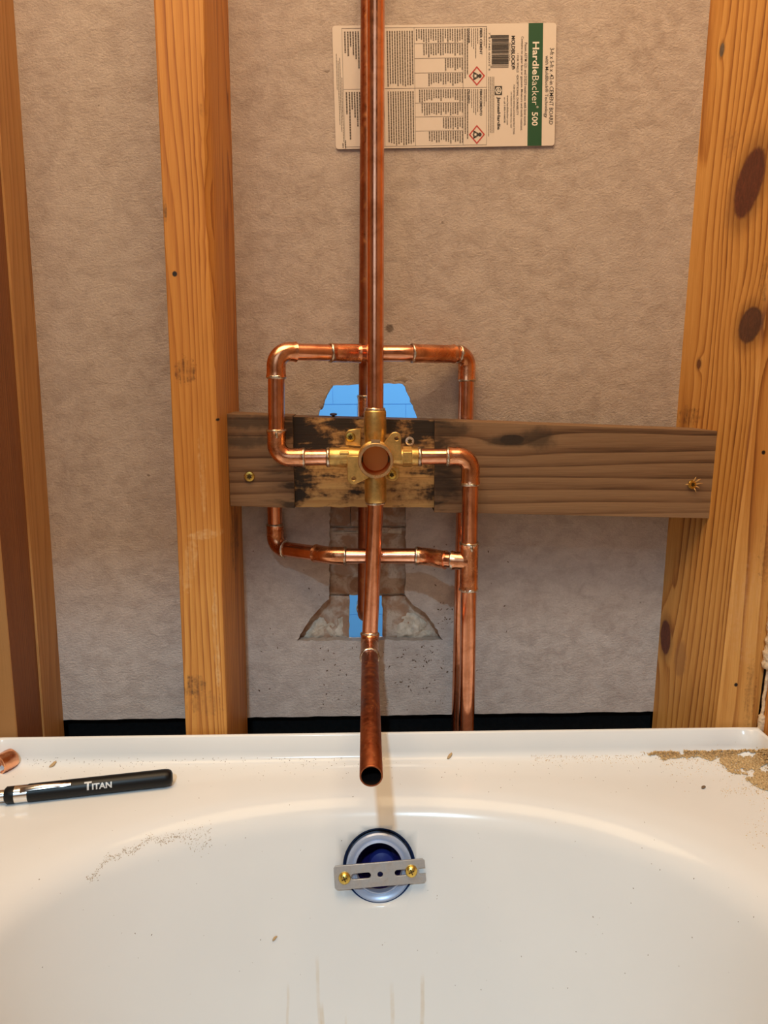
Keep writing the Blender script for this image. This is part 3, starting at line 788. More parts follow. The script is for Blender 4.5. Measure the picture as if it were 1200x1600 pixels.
# ------------------------------------------------------------------ brass mixing valve (part of the plumbing)
bm = bmesh.new()
def port(bm, d, L_, r):
    prof = [(r*0.92, 0.006), (r*0.92, 0.020), (r, 0.0225), (r, L_ - 0.002), (r - 0.0004, L_ - 0.0006), (r - 0.0012, L_), (RP*0.9, L_)]
    lathe_bm(bm, prof, V, d, 32)
port(bm, (0, 0, 1), 0.0452, 0.0107); port(bm, (0, 0, -1), 0.0445, 0.0107)
port(bm, (-1, 0, 0), 0.0452, 0.0094); port(bm, (1, 0, 0), 0.0425, 0.0090)
lathe_bm(bm, [(0, 0.0145), (0.010, 0.0145), (0.0155, 0.011), (0.0168, 0.004), (0.0168, -0.010), (0.0150, -0.012)], V, (0, 1, 0), 40)
valve = link('valve_body', from_bm(bm), M_BRASS, plumb, smooth=40)
solder_ring([V + Vector((0, 0, 0.044)), V + Vector((0, 0, 0.0455)), V + Vector((0, 0, 0.047))], 1, plumb, fat=1.5)
solder_ring([V + Vector((0, 0, -0.0440)), V + Vector((0, 0, -0.0450)), V + Vector((0, 0, -0.047))], 1, plumb, fat=1.3)
solder_ring([V + Vector((-0.044, 0, 0)), V + Vector((-0.0458, 0, 0)), V + Vector((-0.047, 0, 0))], 1, plumb, fat=1.4)
solder_ring([V + Vector((0.042, 0, 0)), V + Vector((0.0430, 0, 0)), V + Vector((0.045, 0, 0))], 1, plumb, fat=1.4)
# bonnet: open threaded collar facing the room
YR = -0.012
hh = YP - YR
bm = bmesh.new()
lathe_bm(bm, [(0.0150, 0.004), (0.0150, hh - 0.012), (0.0158, hh - 0.0115), (0.0158, hh - 0.009), (0.0151, hh - 0.0085), (0.0158, hh - 0.0065), (0.0165, hh - 0.005), (0.0165, hh - 0.0006), (0.0160, hh), (0.0136, hh), (0.0133, hh - 0.0005), (0.0133, hh - 0.004)], V, (0, -1, 0), 48)
bon = link('bonnet_collar', from_bm(bm), M_BRASS_EDGE, plumb, smooth=35)
bm = bmesh.new()
lathe_bm(bm, [(0.0133, hh - 0.004), (0.0131, 0.0140), (0.0120, 0.0120), (0.0, 0.0116)], V, (0, -1, 0), 40)
bore = link('valve_bore', from_bm(bm), M_BRASS_IN, bon, smooth=40)
for s_ in (-1, 1):                                      # side ports in the bore's wall
    bm = bmesh.new(); box_bm(bm, (V.x + s_*0.0125 - 0.0007, YP - 0.022, V.z - 0.003), (V.x + s_*0.0125 + 0.0007, YP - 0.014, V.z + 0.003))
    link('port_slot', from_bm(bm), M_SCREWHOLE, bore)
bm = bmesh.new()
box_bm(bm, (V.x - 0.0042, YR + 0.0005, V.z + 0.0140), (V.x + 0.0042, YR + 0.009, V.z + 0.0195))
link('key_tab', from_bm(bm), M_BRASS_EDGE, bon)
# mounting ears
def ear(Y, pxs, hole, thick, mat=M_BRASS, name='mounting_ear', hr=0.0026):
    pts = [(P(x, y, Y).x, P(x, y, Y).z) for x, y in pxs]
    hc = P(hole[0], hole[1], Y)
    h = [(hc.x + hr*math.cos(-2*math.pi*k/20), hc.z + hr*math.sin(-2*math.pi*k/20)) for k in range(20)]
    me = prism_mesh([pts, h], thick, Matrix.Translation((0, Y + thick/2, 0)) @ Mwall, bev=0.0006)
    return link(name, me, mat, plumb)
def arc(cx, cy, r, a0, a1, n=7):
    return [(cx + r*math.cos(math.radians(lerp(a0, a1, k/(n-1)))), cy + r*math.sin(math.radians(lerp(a0, a1, k/(n-1))))) for k in range(n)]
ear(0.014, [(597, 697)] + arc(617.5, 684.5, 8.6, 225, 360) + [(626.2, 718), (600, 722)], (619.5, 685), 0.004)
ear(0.014, [(575, 746)] + arc(552.5, 747, 9.0, 70, 180) + [(543.5, 714), (575, 714)], (552.8, 747.5), 0.004)
e1_ = ear(0.043, [(563, 670)] + arc(549, 681, 9, 250, 180, 5) + [(540.5, 695), (563, 697)], (547.5, 683), 0.004)
e2_ = ear(0.043, [(596, 728), (622, 732)] + arc(613, 741, 10, 0, 110) + [(596, 745)], (612, 741.5), 0.004)
screw(plumb, P(547.5, 683, 0.041), nrm, 0.0048, M_SCREW)
screw(plumb, P(612, 741.5, 0.041), nrm, 0.0048, M_SCREW)
# hexagon shoulders of the side ports
for s, xo in ((-1, 0.030), (1, 0.031)):
    bm = bmesh.new()
    c = V + Vector((s*xo, 0, 0)); vs = [[], []]
    for e, ex in enumerate((-0.0045, 0.0045)):
        for k in range(6):
            a = math.pi/6 + k*math.pi/3
            vs[e].append(bm.verts.new(c + Vector((ex, 0.0103*math.cos(a), 0.0103*math.sin(a)))))
    for k in range(6): bm.faces.new((vs[0][k], vs[0][(k+1) % 6], vs[1][(k+1) % 6], vs[1][k]))
    bm.faces.new(vs[0][::-1]); bm.faces.new(vs[1])
    bevel(link('hex_shoulder', from_bm(bm), M_BRASS, plumb), 0.0006, 2)

# ------------------------------------------------------------------ bath tub
DECK = PZ(600, 1181, ZC - 0.3760).z
FLY = -0.004
q = P(600, 1143, FLY); LIP = q.z
xr = P(1184, 1139, FLY).x; xl = xr - 0.765
y_b, y_f = FLY, -1.44
t = NT('tub_enamel'); p = t.pos()
sep = t.n('ShaderNodeSeparateXYZ'); t.l(p, sep.inputs[0])
col = t.mix(t.rng(t.noise(p, 6.0, 3.0), 0.35, 0.7), (0.725, 0.72, 0.705), (0.695, 0.69, 0.675))
def streak(x0, z0, z1, wd, amt, seed):
    cx = t.mth('ADD', sep.outputs[0], t.mth('MULTIPLY', t.mth('SUBTRACT', t.noise(t.vm('ADD', p, (seed, 0, 0)), 18.0, 2.0), 0.5), 0.006))
    dx = t.mth('ABSOLUTE', t.mth('SUBTRACT', cx, x0))
    m = t.mth('MULTIPLY', t.rng(dx, wd, wd*0.3, 0, 1, True), t.rng(sep.outputs[2], z0, z0 - 0.012, 0, 1, True))
    return t.mth('MULTIPLY', m, t.rng(t.noise(p, 90.0, 2.0), 0.25, 0.6, amt*0.3, amt))
STREAKS = [(497, 1488, 0.0022, 0.30), (502, 1560, 0.0025, 0.40), (612, 1530, 0.0026, 0.35), (660, 1516, 0.0026, 0.40), (541, 1580, 0.0015, 0.3), (450, 1530, 0.0016, 0.25)]
M_TUB_T, tub_col = t, col

ay, by = 0.315, 0.225
YAPX = PZ(600, 1222, DECK).y                  # the rim's apex under the spout
YB0 = YAPX - by
YF0 = y_f + 0.09 + 0.25
def basin_r(th_, dd):
    """distance from the basin's centre to its edge, inset by dd"""
    cx, cy = 0.5*(xl+xr), 0.5*(YB0 + YF0)
    a = ay - dd; hl = 0.5*(YB0 - YF0)
    lo, hi = 0.0, 1.2
    c, s = math.cos(th_), math.sin(th_)
    for _ in range(34):
        m = 0.5*(lo+hi); x, y = m*c, m*s
        if abs(y) <= hl: ins = abs(x) < a
        else:
            bb = (by if y > 0 else 0.25) - dd
            ins = (abs(x)/a)**2.15 + ((abs(y)-hl)/bb)**2.15 < 1
        if ins: lo = m
        else: hi = m
    return cx + lo*c, cy + lo*s
def rect_r(th_, dd):
    cx, cy = 0.5*(xl+xr), 0.5*(YB0 + YF0)
    c, s = math.cos(th_), math.sin(th_); tt = 9
    if c > 1e-9: tt = min(tt, (xr - dd - cx)/c)
    if c < -1e-9: tt = min(tt, (xl + dd - cx)/c)
    if s > 1e-9: tt = min(tt, (y_b - dd - cy)/s)
    if s < -1e-9: tt = min(tt, (y_f + dd - cy)/s)
    return cx + tt*c, cy + tt*s
cx, cy = 0.5*(xl+xr), 0.5*(YB0+YF0)
ths = set()
NTH = 300
# even steps along the basin's edge
prev = None; acc = []
dense = [2*math.pi*k/6000 for k in range(6000)]
pl = [Vector((*basin_r(a, 0.0), 0)) for a in dense[::10]]
cum = [0]
for a, b in zip(pl, pl[1:] + pl[:1]): cum.append(cum[-1] + (b-a).length)
j = 0
for k in range(NTH):
    s_ = cum[-1]*k/NTH
    while cum[j+1] < s_: j += 1
    f = (s_-cum[j])/(cum[j+1]-cum[j]); ths.add(2*math.pi*(j+f)/600)
ths = sorted(ths)
corners = [math.atan2(Y - cy, X - cx) % (2*math.pi) for X in (xl, xr) for Y in (y_b, y_f)]
for c_ in corners:
    k = min(range(len(ths)), key=lambda i: abs(ths[i]-c_)); ths[k] = c_
levels = []
def lv(fn, dd, z): levels.append([Vector((*fn(a, dd), z)) for a in ths])
lv(rect_r, 0.0, 0.0); lv(rect_r, 0.0, LIP - 0.001); lv(rect_r, 0.0012, LIP); lv(rect_r, 0.0032, LIP); lv(rect_r, 0.0045, LIP - 0.0014)
lv(rect_r, 0.0065, DECK + 0.011)
for k in range(1, 7):
    a = math.pi/2*k/6; lv(rect_r, 0.0065 + 0.010*(1-math.cos(a)), DECK + 0.011 - 0.010*math.sin(a))
base = levels[-1]
# deck: blends from the rectangle to the basin's edge, with a slight fall
WALL = math.radians(17)
RFIL = 0.040
edge = [Vector((*basin_r(a, -0.030), DECK - 0.0008)) for a in ths]
for k in range(1, 6):
    f = k/6; levels.append([b.lerp(e, f) for b, e in zip(base, edge)])
levels.append(edge)
aend = math.pi/2 - WALL
# soft shoulder then the rolled edge
for dd, dz in ((-0.022, 0.0014), (-0.014, 0.0026)):
    lv(basin_r, dd, DECK - dz)
d0, z0 = -0.006, DECK - 0.0042
for k in range(0, 11):
    a = aend*k/10; a0_ = 0.14
    a = a0_ + (aend - a0_)*k/10
    lv(basin_r, d0 + RFIL*(math.sin(a) - math.sin(a0_)), z0 - RFIL*(math.cos(a0_) - math.cos(a)))
d1 = d0 + RFIL*(math.sin(aend) - math.sin(a0_)); z1 = z0 - RFIL*(math.cos(a0_) - math.cos(aend))
ZFL = DECK - 0.345
RB = 0.07
zw = ZFL + RB*(1 - math.sin(WALL))
for k in range(1, 9):
    z = lerp(z1, zw, k/8); lv(basin_r, d1 + (z1 - z)*math.tan(WALL), z)
d2 = d1 + (z1 - zw)*math.tan(WALL)
for k in range(1, 8):
    a = lerp(WALL, math.pi/2, k/7)
    lv(basin_r, d2 + RB*(math.cos(WALL) - math.cos(a)), zw - RB*(math.sin(a) - math.sin(WALL)))
bm = bmesh.new()
rows = [[bm.verts.new(v) for v in l_] for l_ in levels]; n = len(ths)
for a, b in zip(rows, rows[1:]):
    for i in range(n): bm.faces.new((a[i], a[(i+1) % n], b[(i+1) % n], b[i]))
bm.faces.new(rows[-1])
bmesh.ops.recalc_face_normals(bm, faces=bm.faces)
# normals should face the basin (up)
ff = max(bm.faces, key=lambda f: len(f.verts))
if ff.normal.z < 0: bmesh.ops.reverse_faces(bm, faces=bm.faces)
tub_me = bpy.data.meshes.new('bathtub'); bm.to_mesh(tub_me)
bvh = BVHTree.FromBMesh(bm); bm.free()
def on_tub(px, py):
    h = bvh.ray_cast(CAM_LOC, ray(px, py).normalized())
    return h[0], h[1]
# finish the enamel: rusty runs under the overflow
for (sx, sy, wd, amt) in STREAKS:
    h, _ = on_tub(sx, sy)
    tub_col = M_TUB_T.mix(streak(h.x, h.z, 0, wd, amt, sx*0.01), tub_col, (0.55, 0.40, 0.22))
M_TUB_T.set(col=tub_col, rough=0.15, spec=0.22)
M_TUB_T.bump(M_TUB_T.noise(p, 26.0, 2.0), 0.05, 0.002)
# cut the overflow hole
oc, on = on_tub(592.5, 1353); on = on.normalized()
tub_me.materials.append(M_TUB_T.m)
tub = bpy.data.objects.new('bathtub', tub_me); C.objects.link(tub)
OSC = 1.06
RH = 0.0312*OSC
bm = bmesh.new(); lathe_bm(bm, [(0, -0.09), (RH, -0.09), (RH, 0.03), (0, 0.03)], oc, on, 64); cut_me = from_bm(bm)
cut = bpy.data.objects.new('cut', cut_me); C.objects.link(cut)
md = tub.modifiers.new('hole', 'BOOLEAN'); md.operation = 'DIFFERENCE'; md.solver = 'EXACT'; md.object = cut
sol = None
# surface only: keep the shell open, so the cut leaves a clean round opening
dg = bpy.context.evaluated_depsgraph_get(); dg.update()
new = bpy.data.meshes.new_from_object(tub.evaluated_get(dg))
tub.modifiers.clear(); bpy.data.objects.remove(cut)
tub.data = new
tub.data.shade_smooth()
base_t = Vector((cx, cy, 0)); new.transform(Matrix.Translation(-base_t)); tub.location = base_t
tag(tub, 'white enamelled bathtub with a raised tile flange, dusty at the rim', 'bathtub')

# ------------------------------------------------------------------ overflow fitting
oz = on; ox = Vector((1, 0, 0)); ox = (ox - oz*ox.dot(oz)).normalized(); oy = oz.cross(ox)
def OM(rot=0.0, dz=0.0, dx=0.0, dy=0.0):
    m = Matrix((( ox.x, oy.x, oz.x, oc.x), (ox.y, oy.y, oz.y, oc.y), (ox.z, oy.z, oz.z, oc.z), (0, 0, 0, 1)))
    return m @ Matrix.Translation((dx, dy, dz)) @ Matrix.Rotation(rot, 4, 'Z')
over = empty('overflow_fitting', oc, 'round tub overflow with a galvanised slotted bracket held by two brass screws', 'overflow')
over.scale = (OSC, OSC, OSC)
M_GASKET = plain('blue_gasket', (0.006, 0.022, 0.085), 0.4)
M_OVMETAL = plain('blue_grey_metal', (0.42, 0.47, 0.60), 0.32, 0.25)
M_OVIN = plain('bore_blue_reflection', (0.016, 0.010, 0.10), 0.25)  # blue reflection inside the elbow put into the base colour
bm = bmesh.new(); lathe_bm(bm, [(0.0312, -0.0026), (0.0306, -0.0024), (0.0285, -0.0050), (0.0282, -0.012), (0.0312, -0.012)], oc, oz, 64, closed=True)
link('gasket', from_bm(bm), M_GASKET, over, smooth=40)
bm = bmesh.new(); lathe_bm(bm, [(0.0286, -0.0080), (0.0284, -0.0020), (0.0270, -0.0008), (0.0250, -0.0012), (0.0225, -0.0030), (0.0214, -0.0014), (0.0204, -0.0012), (0.0198, -0.0030), (0.0198, -0.009)], oc - oy*0.0019, oz, 64)
link('ring', from_bm(bm), M_OVMETAL, over, smooth=40)
bm = bmesh.new(); lathe_bm(bm, [(0.0200, -0.007), (0.0196, -0.022), (0.0165, -0.034), (0.010, -0.040), (0, -0.042)], oc - oy*0.0019, oz, 48)
link('elbow_bore', from_bm(bm), M_OVIN, over, smooth=40)
bm = bmesh.new(); lathe_bm(bm, [(0.0125, -0.030), (0.012, -0.026), (0.0108, -0.024), (0.004, -0.0225), (0, -0.0222)], oc - oy*0.0075 + ox*0.003, oz, 40)
link('lit_zone_cap', from_bm(bm), plain('blue_lit_zone', (0.022, 0.03, 0.20), 0.3), over, smooth=40)  # added cap, its blue paints the lit lower zone of the bore
# bracket: plate with two slots, a middle hole and a forked end
hw, hh2 = 0.0385, 0.0094
def slot(x0, x1, r, n=8):
    pts = []
    for k in range(n+1): a = math.pi/2 + math.pi*k/n; pts.append((x0 + r*math.cos(a), r*math.sin(a)))
    for k in range(n+1): a = -math.pi/2 + math.pi*k/n; pts.append((x1 + r*math.cos(a), r*math.sin(a)))
    return pts[::-1]
cr = 0.0016
outl = [(-hw + cr, -hh2), (hw - cr, -hh2), (hw, -hh2 + cr), (hw, -0.0028), (hw - 0.0055, -0.0028), (hw - 0.0055, 0.0028), (hw, 0.0028), (hw, hh2 - cr), (hw - cr, hh2), (-hw + cr, hh2), (-hw, hh2 - cr), (-hw, -hh2 + cr)]
circ = [(0.0003 + 0.0026*math.cos(-2*math.pi*k/20), 0.0026*math.sin(-2*math.pi*k/20)) for k in range(20)]
BR = math.radians(3.6)
mb = OM(BR, 0.0062, 0.0004, -0.0046)
t = NT('galvanised'); g = t.noise(t.pos(), 220.0, 4.0)
t.set(col=t.mix(g, (0.62, 0.60, 0.58), (0.36, 0.35, 0.35)), metal=0.85, rough=t.rng(g, 0.3, 0.7, 0.35, 0.6)); M_GALV = t.m
me = prism_mesh([outl, slot(-0.022, -0.0100, 0.0027), circ, slot(0.0150, 0.0215, 0.0027)], 0.0016, mb, bev=0.0003)
link('bracket', me, M_GALV, over)
def phillips(at, n):
    s = bmesh.new(); r = 0.0052
    lathe_bm(s, [(r*0.5, -0.014), (r*0.5, 0), (r, 0.0002), (r*0.99, 0.0010), (r*0.85, 0.0024), (r*0.55, 0.0033), (0, 0.0037)], at, n, 32)
    o = link('screw', from_bm(s), M_SCREW, over, smooth=60)
    s = bmesh.new(); m = OM(0.4); m.translation = at
    for k in range(2):
        mm = m @ Matrix.Rotation(k*math.pi/2, 4, 'Z'); box_bm(s, (-0.0024, -0.00045, 0.0030), (0.0024, 0.00045, 0.00378), mm)
    link('drive_recess', from_bm(s), M_SCREWHOLE, o)
for lx in (-0.0300, 0.0268):
    phillips((mb @ Vector((lx, -0.0004 if lx < 0 else 0.0006, 0.0009))), oz)

# ------------------------------------------------------------------ magnetic pick-up tool lying on the deck
RT = 0.0080
zt = DECK + RT - 0.0003
a = PZ(270, 1214, zt); b = PZ(8, 1243, zt)
ta = (a - b).normalized()                               # from collar to rounded end
b.z = zt; a.z = zt
Lh = (a - b).length
tool = empty('pickup_tool', Vector(((a.x+b.x)/2, (a.y+b.y)/2, DECK)), 'black pen-shaped pick-up tool with chrome collar and pocket clip on the tub rim', 'tool')
M_TBLACK = plain('tool_black', (0.004, 0.004, 0.0045), 0.42, 0.0, spec=0.3)
M_CHROME = plain('tool_chrome', (0.82, 0.78, 0.74), 0.16, 1.0)
M_PRINT = plain('silver_print', (0.55, 0.55, 0.55), 0.4)
bm = bmesh.new(); lathe_bm(bm, [(0.0074, 0.0195), (RT, 0.020), (RT, Lh - 0.007), (RT*0.95, Lh - 0.0038), (RT*0.8, Lh - 0.0014), (RT*0.5, Lh - 0.0002), (0, Lh)], b, ta, 40)
handle = link('handle', from_bm(bm), M_TBLACK, tool, smooth=45)
bm = bmesh.new(); lathe_bm(bm, [(0.0, 0.0085), (0.0078, 0.0085), (0.0078, 0.0195), (0.0, 0.0196)], b, ta, 40)
link('collar', from_bm(bm), M_CHROME, tool, smooth=45)
bm = bmesh.new(); lathe_bm(bm, [(0.0, 0.0), (0.006, 0.0), (0.0076, 0.0016), (0.0076, 0.0084), (0.0, 0.0085)], b, ta, 40)
link('end_cap', from_bm(bm), M_TBLACK, tool, smooth=45)
bm = bmesh.new(); lathe_bm(bm, [(0.0052, 0.001), (0.0052, -0.02), (0.0045, -0.020), (0.0045, -0.09), (0.0, -0.09)], b, ta, 32)
link('magnet_rod', from_bm(bm), M_CHROME, tool, smooth=45)
view = (CAM_LOC - (a+b)/2).normalized(); tv = (view - ta*view.dot(ta)).normalized(); tw_ = tv.cross(ta)  # tv faces the viewer, tw_ up along the picture
if tw_.z < 0: tw_ = -tw_
def on_tool(s, ang, lift=0.0003): return b + ta*s + (tv*math.cos(ang) + tw_*math.sin(ang))*(RT + lift)
bm = bmesh.new()                                        # pocket clip: curved tongue
rows_ = []
for k in range(17):
    f = k/16; s = lerp(0.014, 0.057, f); wd = lerp(0.0034, 0.0023, f) * (1.0 if f < 0.93 else 0.8)
    lift = 0.0003 + 0.0022*math.sin(math.pi*min(1, f*1.15))**0.6 if f < 0.87 else 0.0003 + 0.0009
    row = []
    for sgn, ex in ((-1, 0), (-0.5, 0.0005), (0.5, 0.0005), (1, 0), (1, -0.0006), (-1, -0.0006)):
        row.append(bm.verts.new(on_tool(s, 0.42, lift + ex) + tw_*sgn*wd*0.75 - tv*sgn*wd*0.35))
    rows_.append(row)
for r1, r2 in zip(rows_, rows_[1:]):
    for i in range(6): bm.faces.new((r1[i], r1[(i+1) % 6], r2[(i+1) % 6], r2[i]))
bm.faces.new(rows_[0][::-1]); bm.faces.new(rows_[-1])
link('pocket_clip', from_bm(bm), M_CHROME, tool, smooth=40)
# lettering, wrapped round the handle: big T, small capitals
bm = bmesh.new()
def wrap_text(s, s0, s1, y0, y1):
    vs, fs = text_mesh(s, 0.035)
    x0 = min(v.x for v in vs); x1 = max(v.x for v in vs); u0 = min(v.y for v in vs); u1 = max(v.y for v in vs)
    tb = bmesh.new(); tv_ = [tb.verts.new(v) for v in vs]
    for f in fs:
        try: tb.faces.new([tv_[i] for i in f])
        except ValueError: pass
    for k in range(1, 12):
        yy = lerp(u0, u1, k/12)
        bmesh.ops.bisect_plane(tb, geom=tb.verts[:] + tb.edges[:] + tb.faces[:], plane_co=(0, yy, 0), plane_no=(0, 1, 0))
    tb.verts.index_update(); vs = [v.co.copy() for v in tb.verts]; fs = [[v.index for v in f.verts] for f in tb.faces]; tb.free()
    bv = [bm.verts.new(on_tool(lerp(s0, s1, (v.x-x0)/(x1-x0)), lerp(y0, y1, (v.y-u0)/(u1-u0))/RT, 0.00012)) for v in vs]
    for f in fs:
        try: bm.faces.new([bv[i] for i in f])
        except ValueError: pass
sc = Lh/(270-8.0)
S0 = (131-8)*sc
wrap_text('T', S0, S0 + 11.5*sc, -0.0034, 0.0042); wrap_text('ITAN', S0 + 12.2*sc, S0 + 43*sc, -0.0034, 0.0020)
link('lettering', from_bm(bm), M_PRINT, tool)

# ------------------------------------------------------------------ cut-off copper coupling on the deck
c0 = PZ(9, 1189, DECK + 0.0093); dirc = Vector((-0.42, -0.9, 0.0)).normalized()
bm = bmesh.new(); rO = 0.0093
lathe_bm(bm, [(rO - 0.0012, -0.0075), (rO, -0.0075), (rO + 0.0003, -0.004), (rO, 0.006), (rO, 0.0085), (rO - 0.0012, 0.0088), (rO - 0.0013, 0.006), (rO - 0.0013, 0.0005), (rO - 0.0022, 0.0), (rO - 0.0022, -0.002), (rO - 0.0012, -0.003)], c0, dirc, 36, closed=True)
tag(link('copper_coupling', from_bm(bm), M_COPPER_FIT, smooth=40), 'short copper coupling lying loose on the tub rim above the black tool', 'pipe fitting')

# ------------------------------------------------------------------ board label
LW_PX = (522.5, 867.5)
LC = P(694.5, 136, BOARD_Y); YL = BOARD_Y - 0.0022
pxmm = (P(868, 136, BOARD_Y) - P(522, 136, BOARD_Y)).length/346.0
lab = empty('product_label', Vector((LC.x, YL, LC.z - 0.055)), 'white printed cement board sticker with green band and hazard diamonds, behind the riser pipe', 'label')
tilt = 0.017
def LP(u, v_, off):
    """label print: photo x, photo y -> point on the label"""
    du = (u - 694.5)*pxmm; dv = (v_ - 136.5)*pxmm
    return Vector((LC.x + du*math.cos(tilt) + dv*math.sin(tilt), YL - off + 0.0000, LC.z - dv*math.cos(tilt) + du*math.sin(tilt)))
def rrect(u0, v0, u1, v1, r, n=6):
    pts = []
    for (cu, cv, a0) in ((u1-r, v1-r, 0), (u0+r, v1-r, 90), (u0+r, v0+r, 180), (u1-r, v0+r, 270)):
        for k in range(n): a = math.radians(a0 + 90*k/(n-1)); pts.append((cu + r*math.cos(a), cv + r*math.sin(a)))
    return pts
def flat(pts, off, bm):
    vs = [bm.verts.new(LP(u, v_, off)) for u, v_ in pts]; bm.faces.new(vs); return vs
bm = bmesh.new()
fr = [bm.verts.new(LP(u, v_, 0.0)) for u, v_ in rrect(522.5, 48.5, 867.5, 225.5, 4.5)]
bk = [bm.verts.new(LP(u, v_, -0.0012)) for u, v_ in rrect(522.5, 48.5, 867.5, 225.5, 4.5)]
bm.faces.new(fr); bm.faces.new(bk[::-1])
for i in range(len(fr)): bm.faces.new((fr[i], bk[i], bk[(i+1) % len(fr)], fr[(i+1) % len(fr)]))
t = NT('label_paper'); g = t.noise(t.pos(), 30.0, 3.0)
t.set(col=t.mix(g, (0.74, 0.64, 0.56), (0.68, 0.58, 0.50)), rough=0.7)
link('paper', from_bm(bm), t.m, lab)
M_INK = plain('black_ink', (0.035, 0.028, 0.024), 0.7); M_INKG = plain('grey_ink', (0.15, 0.12, 0.098), 0.8); M_GREEN = plain('green_ink', (0.004, 0.068, 0.020), 0.6)
M_WHITE = plain('white_ink', (0.80, 0.72, 0.63), 0.7); M_RED = plain('red_ink', (0.50, 0.045, 0.035), 0.6)
bm = bmesh.new(); flat([(824.5, 48.5), (847, 48.5), (847, 225.5), (824.5, 225.5)], 0.00008, bm); link('green_band', from_bm(bm), M_GREEN, lab)
def text_on(bm, s, u0, u1, v0, v1, bold=0.0, off=0.00016):
    """text running down the picture, letter tops to the right"""
    vs, fs = text_mesh(s, bold)
    x0 = min(v.x for v in vs); x1 = max(v.x for v in vs); y0 = min(v.y for v in vs); y1 = max(v.y for v in vs)
    bv = [bm.verts.new(LP(lerp(u0, u1, (v.y-y0)/(y1-y0)), lerp(v0, v1, (v.x-x0)/(x1-x0)), off)) for v in vs]
    for f in fs:
        try: bm.faces.new([bv[i] for i in f])
        except ValueError: pass
bm = bmesh.new()
text_on(bm, 'Hardie', 831, 841.2, 75, 122, 0.02); text_on(bm, 'Backer', 831, 841.2, 123.5, 166, -0.004)
text_on(bm, '®', 838, 841.5, 167, 170.5); text_on(bm, '500', 831, 840.6, 176, 196, 0.015)
link('white_lettering', from_bm(bm), M_WHITE, lab)
def ink_line(*a, **k):
    bm = bmesh.new(); text_on(bm, *a, **k); link('text_line', from_bm(bm), M_INK, lab)
ink_line('3-ft x 5-ft x .42-in CEMENT BOARD', 858.2, 864.6, 84, 194.5, 0.004)
ink_line('with MoldBlock® Technology', 849.6, 856.6, 95, 184.5, 0.004)
ink_line('Passes ASTM G21 and D3273 mold tests with best scores.', 818.6, 822.6, 76, 196, 0.002)
ink_line('Contains no paper face or gypsum. Moisture and mold resistant.', 812.2, 816.8, 67, 203, 0.002)
ink_line('• FOR WALLS  •EXCEPTIONAL DURABILITY', 806.6, 809.8, 91, 180, 0.004)
ink_line('MOLDBLOCK®', 798.0, 804.2, 66, 114, 0.035); ink_line('PROTECTION', 794.6, 796.6, 76, 101)
ink_line('FOR DETAILED INSTALLATION INSTRUCTIONS', 801.5, 804.3, 136, 208, 0.002)
ink_line('OR WARRANTY INFORMATION, VISIT', 797.0, 799.5, 146, 199, 0.002)
ink_line('www.hardiebacker.com', 791.4, 794.4, 151, 194, 0.002); ink_line('or call 1-800-9-HARDIE', 787.0, 789.6, 154, 191, 0.002)
ink_line('JamesHardie', 775.2, 781.6, 153, 201, 0.03)
ink_line('FIBER CEMENT', 749.0, 753.0, 55, 92, 0.03); ink_line('FIBROCEMENTO', 749.0, 753.0, 141.5, 180, 0.03)
ink_line('DANGER', 731.0, 734.0, 55, 76, 0.03); ink_line('PELIGRO', 731.0, 734.0, 141.5, 162, 0.03)
# barcode and its digits
bm = bmesh.new(); rr = random.Random(12); v_ = 65.0; first = True
while v_ < 111:
    wbar = rr.choice((0.45, 0.45, 0.9, 1.35, 1.8)); lng = 765.5 if (v_ < 68 or v_ > 107.5) else 767.6
    flat([(lng, v_), (794.0, v_), (794.0, min(v_ + wbar, 111.5)), (lng, min(v_ + wbar, 111.5))], 0.00016, bm); v_ += wbar + rr.choice((0.4, 0.45, 0.8))
text_on(bm, '7 67345 02025 5', 762.6, 765.4, 61, 115)
link('barcode', from_bm(bm), M_INK, lab)
# emblem: dark square with a ringed hexagon
bm = bmesh.new(); flat([(772.5, 137.5), (784, 137.5), (784, 150.5), (772.5, 150.5)], 0.00016, bm)
emb = link('emblem', from_bm(bm), M_INK, lab)
bm = bmesh.new()
def ringhex(cu, cv, r0, r1, off, n=6):
    o_ = [bm.verts.new(LP(cu + r1*0.9*math.cos(2*math.pi*k/n), cv + r1*math.sin(2*math.pi*k/n), off)) for k in range(n)]
    i2 = [bm.verts.new(LP(cu + r0*0.9*math.cos(2*math.pi*k/n), cv + r0*math.sin(2*math.pi*k/n), off)) for k in range(n)]
    for k in range(n): bm.faces.new((o_[k], o_[(k+1) % n], i2[(k+1) % n], i2[k]))
ringhex(778.2, 144, 4.6, 5.8, 0.0002)
for k in range(3):
    a = 2*math.pi*k/3 + 0.3; ringhex(778.2 + 1.9*math.cos(a), 144 + 2.1*math.sin(a), 0.9, 1.9, 0.00024)
link('emblem_rings', from_bm(bm), M_WHITE, emb)
